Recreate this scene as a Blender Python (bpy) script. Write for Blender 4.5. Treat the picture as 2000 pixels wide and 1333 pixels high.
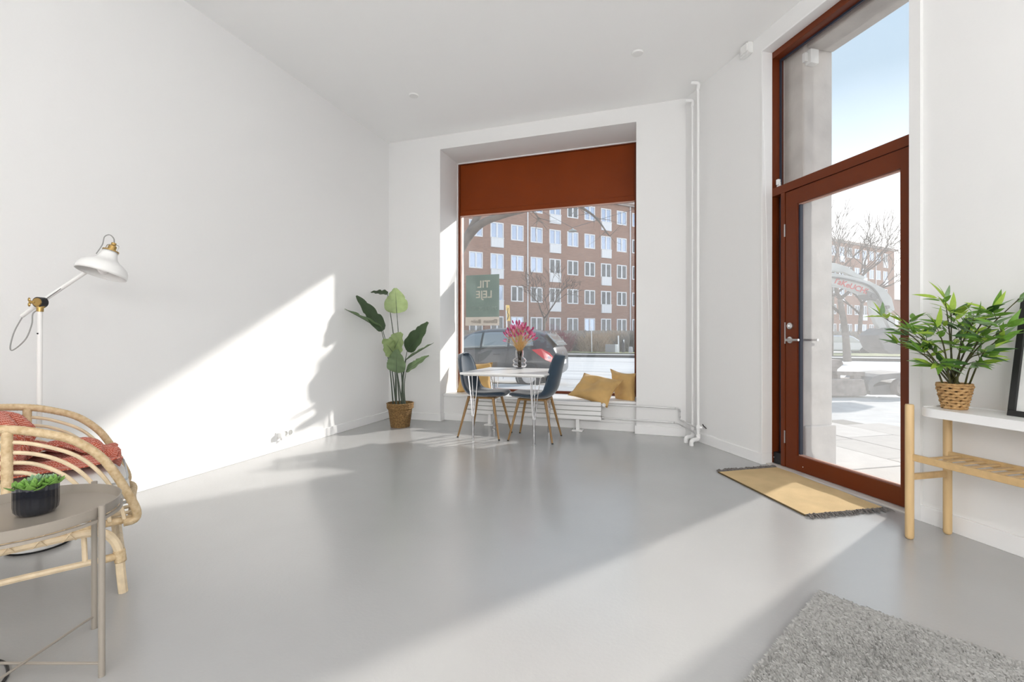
import bpy, bmesh, math, random
from mathutils import Vector, Matrix, Quaternion, noise
R = math.radians
V = Vector
random.seed(7)
for _o in list(bpy.data.objects):
    bpy.data.objects.remove(_o)
scene = bpy.context.scene
COL = scene.collection

# ------------------------------------------------------------------ camera, world, sun, exposure
CAM_H = 1.05            # eye height
FPX = 905.0             # focal length in pixels of the 2000 px wide frame
HORIZON = 657.0         # row of the horizon
YAW = R(18.34)          # the camera looks this far to the left of +Y (the left wall runs along +Y)
cam_d = bpy.data.cameras.new('camera')
cam = bpy.data.objects.new('camera', cam_d)
COL.objects.link(cam)
cam_d.sensor_fit = 'HORIZONTAL'
cam_d.sensor_width = 36.0
cam_d.lens = FPX / 2000.0 * 36.0
cam_d.shift_y = (HORIZON - 666.5) / 2000.0
cam_d.clip_start = 0.02
cam_d.clip_end = 500
cam.location = (0, 0, CAM_H)
cam.rotation_euler = (R(90), 0, YAW)
scene.camera = cam

scene.view_settings.view_transform = 'Standard'
scene.view_settings.look = 'None'
scene.view_settings.gamma = 1.0
scene.view_settings.use_curve_mapping = False
scene.view_settings.exposure = 0.68

SKY = 1.0
w = bpy.data.worlds.new('sky')
scene.world = w
w.use_nodes = True
nt = w.node_tree
nt.nodes.clear()
tc = nt.nodes.new('ShaderNodeTexCoord')
sep = nt.nodes.new('ShaderNodeSeparateXYZ')
ramp = nt.nodes.new('ShaderNodeValToRGB')
bg = nt.nodes.new('ShaderNodeBackground')
out = nt.nodes.new('ShaderNodeOutputWorld')
nt.links.new(tc.outputs['Generated'], sep.inputs[0])
nt.links.new(sep.outputs['Z'], ramp.inputs[0])
nt.links.new(ramp.outputs[0], bg.inputs[0])
nt.links.new(bg.outputs[0], out.inputs[0])
bg.inputs[1].default_value = SKY
cr = ramp.color_ramp
cr.elements[0].position = 0.0
cr.elements[0].color = (1.4, 1.39, 1.37, 1)
cr.elements[1].position = 1.0
cr.elements[1].color = (0.28, 0.41, 0.60, 1)
for p_, c_ in ((0.12, (1.28, 1.28, 1.28, 1)), (0.21, (1.0, 1.02, 1.04, 1)), (0.31, (0.62, 0.73, 0.83, 1)), (0.42, (0.36, 0.47, 0.57, 1)), (0.62, (0.34, 0.47, 0.62, 1))):
    el_ = cr.elements.new(p_)
    el_.color = c_

SUN_AZ, SUN_EL = R(35.0), R(25.5)     # azimuth measured from +Y towards +X
sun_d = bpy.data.lights.new('sun', 'SUN')
sun = bpy.data.objects.new('sun', sun_d)
COL.objects.link(sun)
sun_d.energy = 3.4
sun_d.angle = R(2.0)
sun_d.color = (1.0, 0.955, 0.89)
to_sun = V((math.sin(SUN_AZ) * math.cos(SUN_EL), math.cos(SUN_AZ) * math.cos(SUN_EL), math.sin(SUN_EL)))
sun.rotation_euler = to_sun.to_track_quat('Z', 'Y').to_euler()
sun.location = to_sun * 60

cy = scene.cycles
cy.use_denoising = True
cy.max_bounces = 9
cy.diffuse_bounces = 6
cy.glossy_bounces = 4
cy.transmission_bounces = 8
cy.transparent_max_bounces = 12
cy.sample_clamp_indirect = 6.0
cy.caustics_reflective = False
cy.caustics_refractive = False

# ------------------------------------------------------------------ helpers: picture ray -> place
CC, SS = math.cos(YAW), math.sin(YAW)
def c2w(x, y, z=0.0):
    """camera-aligned ground coordinates (right, forward) -> world"""
    return V((CC * x - SS * y, SS * x + CC * y, z))
def P(px, py, d):
    """the point at distance d in front of the camera that is seen at px, py"""
    return c2w((px - 1000) / FPX * d, d, CAM_H - (py - HORIZON) / FPX * d)
def G(px, py, z=0.0):
    """the point at height z that is seen at px, py"""
    d = (CAM_H - z) * FPX / (py - HORIZON)
    return P(px, py, d)
D0 = V((0.749, 4.253, 0))            # left corner of the door opening, inner wall face
DTH = R(31.3)
DE = V((math.sin(DTH), -math.cos(DTH), 0))   # along the door wall, to the right
DN = V((math.cos(DTH), math.sin(DTH), 0))    # outwards through the door
DROT = math.atan2(DE.y, DE.x)
def W(t, dep, z=0.0):
    return D0 + DE * t + DN * dep + V((0, 0, z))

# ------------------------------------------------------------------ helpers: mesh builder
ROOT = {}
class MB:
    def __init__(self):
        self.v, self.f, self.m, self.mi = [], [], [], 0
        self.xf = None
    def add(self, vs, fs):
        b = len(self.v)
        if self.xf is not None:
            vs = [self.xf @ V(p) for p in vs]
        self.v += [tuple(p) for p in vs]
        for q in fs:
            self.f.append(tuple(b + i for i in q))
            self.m.append(self.mi)
        return self
    def box(self, x0, y0, z0, x1, y1, z1):
        vs = [(x, y, z) for z in (z0, z1) for y in (y0, y1) for x in (x0, x1)]
        return self.add(vs, [(0, 2, 3, 1), (4, 5, 7, 6), (0, 1, 5, 4), (2, 6, 7, 3), (0, 4, 6, 2), (1, 3, 7, 5)])
    def obox(self, c, ax, ay, az):
        c, ax, ay, az = V(c), V(ax), V(ay), V(az)
        vs = [c + ax * i + ay * j + az * k for k in (-1, 1) for j in (-1, 1) for i in (-1, 1)]
        return self.add(vs, [(0, 2, 3, 1), (4, 5, 7, 6), (0, 1, 5, 4), (2, 6, 7, 3), (0, 4, 6, 2), (1, 3, 7, 5)])
    def prism(self, poly, z0, z1):
        n = len(poly)
        vs = [(p[0], p[1], z0) for p in poly] + [(p[0], p[1], z1) for p in poly]
        fs = [tuple(reversed(range(n))), tuple(range(n, 2 * n))]
        fs += [(i, (i + 1) % n, n + (i + 1) % n, n + i) for i in range(n)]
        return self.add(vs, fs)
    def slab(self, poly, o, a, b, nrm):
        """polygon in the plane (o, a, b), given thickness along nrm (vector)"""
        o, a, b, nrm = V(o), V(a), V(b), V(nrm)
        n = len(poly)
        base = [o + a * p[0] + b * p[1] for p in poly]
        vs = base + [q + nrm for q in base]
        fs = [tuple(reversed(range(n))), tuple(range(n, 2 * n))]
        fs += [(i, (i + 1) % n, n + (i + 1) % n, n + i) for i in range(n)]
        return self.add(vs, fs)
    def tube(self, pts, r, seg=8, closed=False, caps=True, flat=1.0):
        pts = [V(p) for p in pts]
        n = len(pts)
        rs = r if isinstance(r, (list, tuple)) else [r] * n
        tang = []
        for i in range(n):
            if closed:
                t = pts[(i + 1) % n] - pts[i - 1]
            else:
                t = pts[min(i + 1, n - 1)] - pts[max(i - 1, 0)]
            tang.append(t.normalized() if t.length > 1e-9 else V((0, 0, 1)))
        up = V((0, 0, 1)) if abs(tang[0].z) < 0.9 else V((1, 0, 0))
        nx = tang[0].cross(up).normalized()
        vs, fs = [], []
        for i in range(n):
            t = tang[i]
            nx = (nx - t * nx.dot(t))
            nx = nx.normalized() if nx.length > 1e-6 else t.orthogonal().normalized()
            ny = t.cross(nx)
            for k in range(seg):
                a = 2 * math.pi * k / seg
                vs.append(pts[i] + (nx * math.cos(a) + ny * math.sin(a) * flat) * rs[i])
        m = n if closed else n - 1
        for i in range(m):
            j = (i + 1) % n
            for k in range(seg):
                k2 = (k + 1) % seg
                fs.append((i * seg + k, i * seg + k2, j * seg + k2, j * seg + k))
        if caps and not closed:
            fs.append(tuple(reversed(range(seg))))
            fs.append(tuple((n - 1) * seg + k for k in range(seg)))
        return self.add(vs, fs)
    def cyl(self, p0, p1, r0, r1=None, seg=14):
        return self.tube([p0, p1], [r0, r0 if r1 is None else r1], seg)
    def lathe(self, prof, c=(0, 0, 0), seg=24, axis=None, close=False):
        """prof: (radius, height) pairs; axis: direction of the height"""
        c = V(c)
        q = V((0, 0, 1)).rotation_difference(V(axis)) if axis is not None else Quaternion()
        vs, fs = [], []
        n = len(prof)
        for r, h in prof:
            for k in range(seg):
                a = 2 * math.pi * k / seg
                vs.append(c + q @ V((r * math.cos(a), r * math.sin(a), h)))
        rng = range(n) if close else range(n - 1)
        for i in rng:
            j = (i + 1) % n
            for k in range(seg):
                k2 = (k + 1) % seg
                fs.append((i * seg + k, i * seg + k2, j * seg + k2, j * seg + k))
        if not close:
            if prof[0][0] > 1e-6:
                fs.append(tuple(reversed(range(seg))))
            if prof[-1][0] > 1e-6:
                fs.append(tuple((n - 1) * seg + k for k in range(seg)))
        return self.add(vs, fs)
    def ell(self, c, rad, seg=14, rings=8, rot=None):
        c = V(c)
        vs, fs = [], []
        for i in range(rings + 1):
            th = math.pi * i / rings
            for k in range(seg):
                a = 2 * math.pi * k / seg
                p = V((rad[0] * math.sin(th) * math.cos(a), rad[1] * math.sin(th) * math.sin(a), -rad[2] * math.cos(th)))
                vs.append(c + (rot @ p if rot is not None else p))
        for i in range(rings):
            for k in range(seg):
                k2 = (k + 1) % seg
                fs.append((i * seg + k, i * seg + k2, (i + 1) * seg + k2, (i + 1) * seg + k))
        return self.add(vs, fs)
    def grid(self, fn, nu, nv, wrap_u=False, wrap_v=False):
        vs = [fn(i / nu, j / nv) for j in range(nv + (0 if wrap_v else 1)) for i in range(nu + (0 if wrap_u else 1))]
        cu = nu if wrap_u else nu + 1
        cv = nv if wrap_v else nv + 1
        fs = []
        for j in range(nv):
            for i in range(nu):
                i2, j2 = (i + 1) % cu, (j + 1) % cv
                fs.append((j * cu + i, j * cu + i2, j2 * cu + i2, j2 * cu + i))
        return self.add(vs, fs)
    def build(self, name, mats, parent=None, smooth=False, bevel=0, bseg=2, sub=0, solid=0, angle=40, local=False):
        me = bpy.data.meshes.new(name)
        vs = self.v
        if parent is not None and not local:
            inv = ROOT[parent.name]
            vs = [tuple(inv @ V(p)) for p in vs]
        me.from_pydata(vs, [], self.f)
        if not isinstance(mats, (list, tuple)):
            mats = [mats]
        for m in mats:
            me.materials.append(m)
        if len(mats) > 1:
            me.polygons.foreach_set('material_index', self.m)
        bm = bmesh.new()
        bm.from_mesh(me)
        bmesh.ops.remove_doubles(bm, verts=bm.verts, dist=1e-5)
        bmesh.ops.recalc_face_normals(bm, faces=bm.faces)
        bm.to_mesh(me)
        bm.free()
        if smooth:
            me.shade_smooth()
            if angle:
                me.set_sharp_from_angle(angle=R(angle))
        me.update()
        o = bpy.data.objects.new(name, me)
        COL.objects.link(o)
        if parent is not None:
            o.parent = parent
            ROOT[o.name] = ROOT[parent.name]
        if solid:
            md = o.modifiers.new('thickness', 'SOLIDIFY')
            md.thickness = solid
            md.offset = 0
        if sub:
            md = o.modifiers.new('smooth', 'SUBSURF')
            md.levels = md.render_levels = sub
        if bevel:
            md = o.modifiers.new('bevel', 'BEVEL')
            md.width = bevel
            md.segments = bseg
            md.limit_method = 'ANGLE'
        return o

def tag(o, label=None, cat=None, group=None, kind=None):
    if label: o['label'] = label
    if cat: o['category'] = cat
    if group: o['group'] = group
    if kind: o['kind'] = kind
    return o
def thing(name, loc, rz=0.0, label=None, cat=None, group=None, kind=None):
    o = bpy.data.objects.new(name, None)
    o.empty_display_size = 0.05
    o.location = loc
    o.rotation_euler = (0, 0, rz)
    COL.objects.link(o)
    ROOT[o.name] = (Matrix.Translation(V(loc)) @ Matrix.Rotation(rz, 4, 'Z')).inverted()
    return tag(o, label, cat, group, kind)
def struct(o):
    o['kind'] = 'structure'
    return o
def clone(o, parent):
    c = o.copy()
    COL.objects.link(c)
    c.parent = parent
    if parent is not None and parent.name in ROOT:
        ROOT[c.name] = ROOT[parent.name]
    return c
def smooth_path(pts, n=6, closed=False):
    """Catmull-Rom through pts"""
    pts = [V(p) for p in pts]
    res = []
    m = len(pts)
    rng = range(m) if closed else range(m - 1)
    for i in rng:
        p1, p2 = pts[i], pts[(i + 1) % m]
        p0 = pts[i - 1] if (i > 0 or closed) else p1 * 2 - p2
        p3 = pts[(i + 2) % m] if (i + 2 < m or closed) else p2 * 2 - p1
        for k in range(n):
            t = k / n
            res.append(0.5 * ((2 * p1) + (p2 - p0) * t + (2 * p0 - 5 * p1 + 4 * p2 - p3) * t * t + (3 * p1 - p0 - 3 * p2 + p3) * t ** 3))
    if not closed:
        res.append(pts[-1])
    return res

# ------------------------------------------------------------------ helpers: materials
def S(r, g, b):
    f = lambda u: (u / 255 / 12.92) if u <= 10.3 else ((u / 255 + 0.055) / 1.055) ** 2.4
    return (f(r), f(g), f(b), 1.0)
def mat(name, c, rough=0.5, metal=0.0, spec=0.5, vary=0.0, vscale=8.0, bump=0.0, bscale=200.0, coat=0.0, sheen=0.0,
        trans=0.0, ior=1.45, c2=None, stretch=None, alpha=1.0, detail=4.0):
    m = bpy.data.materials.new(name)
    m.use_nodes = True
    n = m.node_tree
    b = n.nodes['Principled BSDF']
    b.inputs['Base Color'].default_value = c
    b.inputs['Roughness'].default_value = rough
    b.inputs['Metallic'].default_value = metal
    b.inputs['Specular IOR Level'].default_value = spec
    b.inputs['IOR'].default_value = ior
    if coat:
        b.inputs['Coat Weight'].default_value = coat
        b.inputs['Coat Roughness'].default_value = 0.05
    if sheen:
        b.inputs['Sheen Weight'].default_value = sheen
        b.inputs['Sheen Roughness'].default_value = 0.4
    if trans:
        b.inputs['Transmission Weight'].default_value = trans
    if alpha < 1:
        b.inputs['Alpha'].default_value = alpha
    tcn = n.nodes.new('ShaderNodeTexCoord')
    src = tcn.outputs['Object']
    if stretch:
        mp = n.nodes.new('ShaderNodeMapping')
        mp.inputs['Scale'].default_value = stretch
        n.links.new(src, mp.inputs[0])
        src = mp.outputs[0]
    if vary or c2:
        nz = n.nodes.new('ShaderNodeTexNoise')
        nz.inputs['Scale'].default_value = vscale
        nz.inputs['Detail'].default_value = detail
        n.links.new(src, nz.inputs['Vector'])
        mx = n.nodes.new('ShaderNodeValToRGB')
        mx.color_ramp.elements[0].position = 0.3
        mx.color_ramp.elements[1].position = 0.7
        if c2 is None:
            mx.color_ramp.elements[0].color = tuple(max(0, k * (1 - vary)) for k in c[:3]) + (1,)
            mx.color_ramp.elements[1].color = tuple(min(1, k * (1 + vary)) for k in c[:3]) + (1,)
        else:
            mx.color_ramp.elements[0].color = c
            mx.color_ramp.elements[1].color = c2
        n.links.new(nz.outputs['Fac'], mx.inputs[0])
        n.links.new(mx.outputs[0], b.inputs['Base Color'])
    if bump:
        nb = n.nodes.new('ShaderNodeTexNoise')
        nb.inputs['Scale'].default_value = bscale
        nb.inputs['Detail'].default_value = 3
        n.links.new(src, nb.inputs['Vector'])
        bp = n.nodes.new('ShaderNodeBump')
        bp.inputs['Strength'].default_value = bump
        bp.inputs['Distance'].default_value = 0.01
        n.links.new(nb.outputs['Fac'], bp.inputs['Height'])
        n.links.new(bp.outputs[0], b.inputs['Normal'])
    return m
def pane_mat(name, refl=0.05, dust=0.0, tint=(1, 1, 1, 1)):
    """flat glazing: clear, with a mirror reflection that grows at grazing angles, and a film of dust"""
    m = bpy.data.materials.new(name)
    m.use_nodes = True
    n = m.node_tree
    n.nodes.clear()
    o = n.nodes.new('ShaderNodeOutputMaterial')
    tr = n.nodes.new('ShaderNodeBsdfTransparent')
    tr.inputs[0].default_value = tint
    gl = n.nodes.new('ShaderNodeBsdfGlossy')
    gl.inputs['Roughness'].default_value = 0.0
    lw = n.nodes.new('ShaderNodeLayerWeight')
    lw.inputs['Blend'].default_value = 0.5
    pw = n.nodes.new('ShaderNodeMath')
    pw.operation = 'POWER'
    pw.inputs[1].default_value = 4.0
    n.links.new(lw.outputs['Facing'], pw.inputs[0])
    ma = n.nodes.new('ShaderNodeMath')
    ma.operation = 'MULTIPLY_ADD'
    ma.inputs[1].default_value = 0.8
    ma.inputs[2].default_value = refl
    ma.use_clamp = True
    n.links.new(pw.outputs[0], ma.inputs[0])
    mx = n.nodes.new('ShaderNodeMixShader')
    n.links.new(ma.outputs[0], mx.inputs[0])
    n.links.new(tr.outputs[0], mx.inputs[1])
    n.links.new(gl.outputs[0], mx.inputs[2])
    last = mx
    if dust:
        tl = n.nodes.new('ShaderNodeBsdfTranslucent')
        tl.inputs[0].default_value = (0.85, 0.85, 0.84, 1)
        nz = n.nodes.new('ShaderNodeTexNoise')
        nz.inputs['Scale'].default_value = 5
        tcn = n.nodes.new('ShaderNodeTexCoord')
        n.links.new(tcn.outputs['Object'], nz.inputs['Vector'])
        mr = n.nodes.new('ShaderNodeMapRange')
        mr.inputs['To Min'].default_value = dust * 0.7
        mr.inputs['To Max'].default_value = dust * 1.3
        n.links.new(nz.outputs['Fac'], mr.inputs[0])
        m2 = n.nodes.new('ShaderNodeMixShader')
        n.links.new(mr.outputs[0], m2.inputs[0])
        n.links.new(mx.outputs[0], m2.inputs[1])
        n.links.new(tl.outputs[0], m2.inputs[2])
        last = m2
    n.links.new(last.outputs[0], o.inputs[0])
    return m
def weave_mat(name, c1, c2, scale=300.0, bump=0.6, rough=0.95):
    """coarse plain weave: crossed wave bands"""
    m = mat(name, c1, rough, sheen=0.2)
    n = m.node_tree
    b = n.nodes['Principled BSDF']
    tcn = n.nodes.new('ShaderNodeTexCoord')
    ws = []
    for d in ('X', 'Y', 'Z'):
        wv = n.nodes.new('ShaderNodeTexWave')
        wv.bands_direction = d
        wv.inputs['Scale'].default_value = scale / 20
        wv.inputs['Distortion'].default_value = 0.6
        n.links.new(tcn.outputs['Object'], wv.inputs['Vector'])
        ws.append(wv)
    m1 = n.nodes.new('ShaderNodeMath'); m1.operation = 'MULTIPLY'
    n.links.new(ws[0].outputs['Fac'], m1.inputs[0]); n.links.new(ws[1].outputs['Fac'], m1.inputs[1])
    m2 = n.nodes.new('ShaderNodeMath'); m2.operation = 'MAXIMUM'
    n.links.new(m1.outputs[0], m2.inputs[0])
    m3 = n.nodes.new('ShaderNodeMath'); m3.operation = 'MULTIPLY'
    n.links.new(ws[2].outputs['Fac'], m3.inputs[0]); n.links.new(ws[0].outputs['Fac'], m3.inputs[1])
    n.links.new(m3.outputs[0], m2.inputs[1])
    rp = n.nodes.new('ShaderNodeValToRGB')
    rp.color_ramp.elements[0].position = 0.45
    rp.color_ramp.elements[1].position = 0.75
    rp.color_ramp.elements[0].color = c1
    rp.color_ramp.elements[1].color = c2
    n.links.new(m2.outputs[0], rp.inputs[0])
    n.links.new(rp.outputs[0], b.inputs['Base Color'])
    bp = n.nodes.new('ShaderNodeBump')
    bp.inputs['Strength'].default_value = bump
    bp.inputs['Distance'].default_value = 0.004
    n.links.new(m2.outputs[0], bp.inputs['Height'])
    n.links.new(bp.outputs[0], b.inputs['Normal'])
    return m
def leaf_mat(name, c, back=None, rough=0.45, tl=0.25):
    m = mat(name, c, rough, vary=0.18, vscale=14)
    n = m.node_tree
    b = n.nodes['Principled BSDF']
    o = n.nodes['Material Output']
    t = n.nodes.new('ShaderNodeBsdfTranslucent')
    t.inputs[0].default_value = tuple(min(1, k * 1.5) for k in c[:3]) + (1,)
    mx = n.nodes.new('ShaderNodeMixShader')
    mx.inputs[0].default_value = tl
    n.links.new(b.outputs[0], mx.inputs[1])
    n.links.new(t.outputs[0], mx.inputs[2])
    n.links.new(mx.outputs[0], o.inputs[0])
    return m

M_wall = mat('white_wall_paint', (0.825, 0.825, 0.822, 1), 0.65, bump=0.05, bscale=60)
M_ceil = mat('white_ceiling_paint', (0.92, 0.92, 0.917, 1), 0.8)
M_trim = mat('white_trim_paint', (0.87, 0.87, 0.87, 1), 0.35)
M_floor = mat('grey_floor_coating', (0.40, 0.40, 0.398, 1), 0.22, ior=1.75, vary=0.04, vscale=1.3, bump=0.05, bscale=70)
M_brown = mat('oxide_brown_frame_paint', S(104, 46, 18), 0.32, spec=0.35, vary=0.05, vscale=3)
M_red = mat('oxide_red_panel_paint', S(124, 52, 8), 0.4, spec=0.25, vary=0.08, vscale=2.2)
M_pinkedge = mat('pale_bead_paint', S(200, 160, 145), 0.4)
M_black = mat('black_rubber', (0.012, 0.012, 0.014, 1), 0.5)
M_gasket = mat('blue_black_gasket', S(52, 58, 72), 0.35)
M_glass = pane_mat('window_glazing', 0.035, 0.03)
M_dglass = pane_mat('dusty_door_glazing', 0.02, 0.10)
M_steel = mat('brushed_steel', (0.62, 0.62, 0.62, 1), 0.28, 1.0)
M_chrome = mat('chrome', (0.5, 0.5, 0.51, 1), 0.18, 1.0)
M_pipe = mat('plated_pipe', (0.66, 0.66, 0.66, 1), 0.35, 0.55)
M_concrete = mat('pale_concrete', S(206, 200, 194), 0.85, c2=S(186, 180, 175), vscale=5, bump=0.25, bscale=30)
M_plastic = mat('white_plastic', (0.82, 0.82, 0.81, 1), 0.35)
M_plastic_gapshade = mat('grey_plastic_gap_shade', (0.45, 0.45, 0.44, 1), 0.5)
# ================================================================== the room shell
CEIL = 3.53
HEAD = 3.36
XL = -3.375             # left wall face
YW = 5.155              # window wall face
WX0, WX1 = -2.645, -0.30
YG = 5.70               # window frame plane
YO = 5.86               # outer face of the window wall
YREAR = -4.6
XR = 3.10               # facade on the right, behind the camera
TR = (XR - D0.x) / DE.x # where the door wall meets that facade
DEP = 0.50              # thickness of the door wall
corner_t = (YW - D0.y) / DE.y
pc = W(corner_t, 0)     # inner corner between window wall and door wall
yo_t = (YO - (D0 + DN * DEP).y) / DE.y
po = W(yo_t, DEP)

b = MB()
b.prism([(XL - 0.05, YREAR - 0.1), (XR + 0.1, YREAR - 0.1), tuple(W(TR + 0.1, 0.1))[:2], tuple(W(1.3, 0.1))[:2], tuple(W(-0.9, 0.1))[:2], (0.3, 5.5), (XL - 0.05, 5.5)], -0.12, 0.0)
struct(b.build('floor', M_floor))
b = MB()
b.prism([(XL - 0.3, YREAR - 0.3), (XR + 0.4, YREAR - 0.3), tuple(W(TR, 0.6))[:2], tuple(po)[:2], (XL - 0.3, YO)], CEIL, CEIL + 0.25)
struct(b.build('ceiling', M_ceil))
b = MB(); b.box(XL - 0.25, YREAR - 0.25, 0, XL, YO, CEIL)
struct(b.build('wall_left', M_wall))
b = MB(); b.box(XL, YREAR - 0.25, 0, XR + 0.35, YREAR, CEIL)
struct(b.build('wall_rear', M_wall))
# wall with the shop window
b = MB()
b.box(XL, YW, -0.15, WX0, YO, CEIL)
b.box(WX0, YW, HEAD, WX1, YO, CEIL)
b.box(WX0, 5.26, -0.15, WX1, YO, 0.30)
JT = 0.19               # the outer stone jamb stands this far in front of the inner corner
b.prism([(WX1, YW), tuple(pc)[:2], tuple(W(0, 0))[:2], tuple(W(0, 0.22))[:2], tuple(W(-0.1, 0.22))[:2], tuple(W(-0.1, DEP - 0.02))[:2], (po.x - 0.05, YO - 0.02), (WX1, YO)], -0.15, CEIL)
struct(b.build('wall_front', M_wall))
# wall with the door
b = MB()
b.xf = Matrix.Translation(D0) @ Matrix.Rotation(DROT, 4, 'Z')
b.box(0, 0, HEAD + 0.02, 1.14, 0.25, CEIL)
b.box(1.14, 0.0, 0, 1.2, 0.25, CEIL)
b.box(1.2, 0.02, 0, TR, 0.25, CEIL)
wr = struct(b.build('wall_right', M_wall))
b = MB(); b.xf = Matrix.Translation(D0) @ Matrix.Rotation(DROT, 4, 'Z')
b.box(1.2, 0.0, 0, TR - 0.01, 0.02, 0.092)
struct(b.build('baseboard_right', M_trim, bevel=0.002))
b = MB(); b.xf = Matrix.Translation(D0) @ Matrix.Rotation(DROT, 4, 'Z')
b.box(corner_t + 0.006, -0.012, 0, -0.0, 0.0, 0.088)
b.box(-0.0, -0.012, 0, 0.012, 0.09, 0.088)
struct(b.build('baseboard_door', M_trim, bevel=0.003))
b = MB(); b.xf = Matrix.Translation(D0) @ Matrix.Rotation(DROT, 4, 'Z')
b.box(-0.002, -0.008, 0.088, 0.012, 0.09, HEAD + 0.03)
b.box(0.012, -0.008, HEAD + 0.018, 1.14, 0.09, HEAD + 0.03)
struct(b.build('trim_1', M_trim, bevel=0.003))
# facade on the right behind the camera: wall, with two windows added for daylight
ys = W(TR, 0).y
added_wins = [(-4.3, -2.35), (-2.05, 0.1)]
b = MB()
b.box(XR, YREAR, -0.15, XR + 0.35, ys + 0.02, 0.33)
b.box(XR, YREAR, 3.3, XR + 0.35, ys + 0.02, CEIL)
edges = [YREAR] + [y for p in added_wins for y in p] + [ys + 0.02]
for i in range(0, len(edges), 2):
    b.box(XR, edges[i], 0.33, XR + 0.35, edges[i + 1], 3.3)
struct(b.build('wall_street', M_wall))
for i, (y0, y1) in enumerate(added_wins):
    wo = thing('window_%d' % (i + 2), (XR + 0.2, (y0 + y1) / 2, 0.33), kind='structure')
    b = MB()
    b.box(XR + 0.16, y0, 0.33, XR + 0.24, y0 + 0.05, 3.3); b.box(XR + 0.16, y1 - 0.05, 0.33, XR + 0.24, y1, 3.3)
    b.box(XR + 0.16, y0, 0.33, XR + 0.24, y1, 0.40); b.box(XR + 0.16, y0, 3.23, XR + 0.24, y1, 3.3)
    b.build('window_frame', M_brown, wo)
    b = MB(); b.box(XR + 0.197, y0 + 0.05, 0.40, XR + 0.203, y1 - 0.05, 3.23)
    b.build('pane', M_glass, wo)
# baseboards
b = MB(); b.box(XL, YREAR, 0, XL + 0.015, YW, 0.09)
struct(b.build('baseboard_left', M_trim, bevel=0.003))
b = MB()
b.box(XL + 0.015, YW - 0.015, 0, WX0 + 0.015, YW, 0.09)
b.box(WX0, YW, 0, WX0 + 0.015, 5.26, 0.09)
b.box(WX0 + 0.015, 5.245, 0, WX1 - 0.015, 5.26, 0.09)
b.box(WX1 - 0.015, YW - 0.015, 0, pc.x + 0.0, YW, 0.09)
b.box(WX1 - 0.015, YW, 0, WX1, 5.245, 0.09)
struct(b.build('baseboard_front', M_trim, bevel=0.003))

# ------------------------------------------------------------------ the big window
win = thing('window_1', ((WX0 + WX1) / 2, YG, 0.32), kind='structure')
b = MB(); b.box(WX0 + 0.002, 5.235, 0.30, WX1 - 0.002, YG, 0.33)
b.build('window_sill', M_trim, win, bevel=0.006)
b = MB()
b.box(WX0, YG - 0.03, 0.33, WX0 + 0.028, YG + 0.05, HEAD)
b.box(WX1 - 0.05, YG - 0.03, 0.33, WX1, YG + 0.05, HEAD)
b.box(WX0, YG - 0.03, HEAD - 0.02, WX1, YG + 0.05, HEAD)
b.box(WX0, YG - 0.01, 0.33, WX1, YG + 0.05, 0.36)
b.build('window_frame', M_brown, win, bevel=0.002)
b = MB(); b.box(WX0 + 0.028, YG - 0.012, 2.72, WX1 - 0.05, YG + 0.03, HEAD - 0.02)
b.build('fascia_panel', M_red, win, bevel=0.002)
b = MB(); b.box(WX0 + 0.028, YG - 0.02, 2.662, WX1 - 0.05, YG + 0.03, 2.722)
b.build('fascia_rail', M_red, win, bevel=0.003)
b = MB(); b.box(WX0 + 0.028, YG - 0.014, 2.648, WX1 - 0.05, YG + 0.02, 2.662)
b.build('glazing_bead', M_pinkedge, win)
b = MB(); b.box(WX0 + 0.028, YG - 0.014, 0.36, WX0 + 0.042, YG + 0.02, 2.65)
b.build('glazing_bead', M_pinkedge, win)
b = MB(); b.box(WX0 + 0.028, YG + 0.004, 0.36, WX1 - 0.05, YG + 0.010, 2.65)
b.build('pane', M_glass, win)
# pale plaster band around the frame head and jamb
b = MB()
b.box(WX0, YG - 0.045, HEAD - 0.012, WX1, YG - 0.03, HEAD)
b.box(WX0, YG - 0.045, 0.33, WX0 + 0.008, YG - 0.03, HEAD)
struct(b.build('trim_2', M_trim))

# poster hung on the outside of the pane, lettering seen from behind
def paper_mat(name, c, alpha):
    m = bpy.data.materials.new(name); m.use_nodes = True
    n = m.node_tree; n.nodes.clear()
    o = n.nodes.new('ShaderNodeOutputMaterial')
    df = n.nodes.new('ShaderNodeBsdfDiffuse'); df.inputs[0].default_value = c
    tl = n.nodes.new('ShaderNodeBsdfTranslucent'); tl.inputs[0].default_value = c
    tr = n.nodes.new('ShaderNodeBsdfTransparent')
    a = n.nodes.new('ShaderNodeMixShader'); a.inputs[0].default_value = 0.45
    n.links.new(df.outputs[0], a.inputs[1]); n.links.new(tl.outputs[0], a.inputs[2])
    a2 = n.nodes.new('ShaderNodeMixShader'); a2.inputs[0].default_value = 1 - alpha
    n.links.new(a.outputs[0], a2.inputs[1]); n.links.new(tr.outputs[0], a2.inputs[2])
    n.links.new(a2.outputs[0], o.inputs[0])
    return m
M_pgreen = paper_mat('poster_green_film', S(148, 164, 157), 0.88)
M_pbeige = paper_mat('poster_beige_film', S(208, 202, 194), 0.8)
M_ptext = paper_mat('poster_pale_ink', S(246, 242, 232), 1.0)
M_ptext2 = paper_mat('poster_faint_ink', S(176, 188, 182), 1.0)
M_ptext3 = paper_mat('poster_grey_ink', S(170, 164, 156), 1.0)
PX0, PX1 = -2.545, -2.07
post = thing('rental_poster', ((PX0 + PX1) / 2, YG + 0.016, 1.185), label='grey-green poster with pale mirrored letters stuck on the shop window', cat='poster')
b = MB(); b.box(PX0, YG + 0.0145, 1.305, PX1, YG + 0.0155, 1.865)
b.build('printed_sheet', M_pgreen, post)
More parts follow.
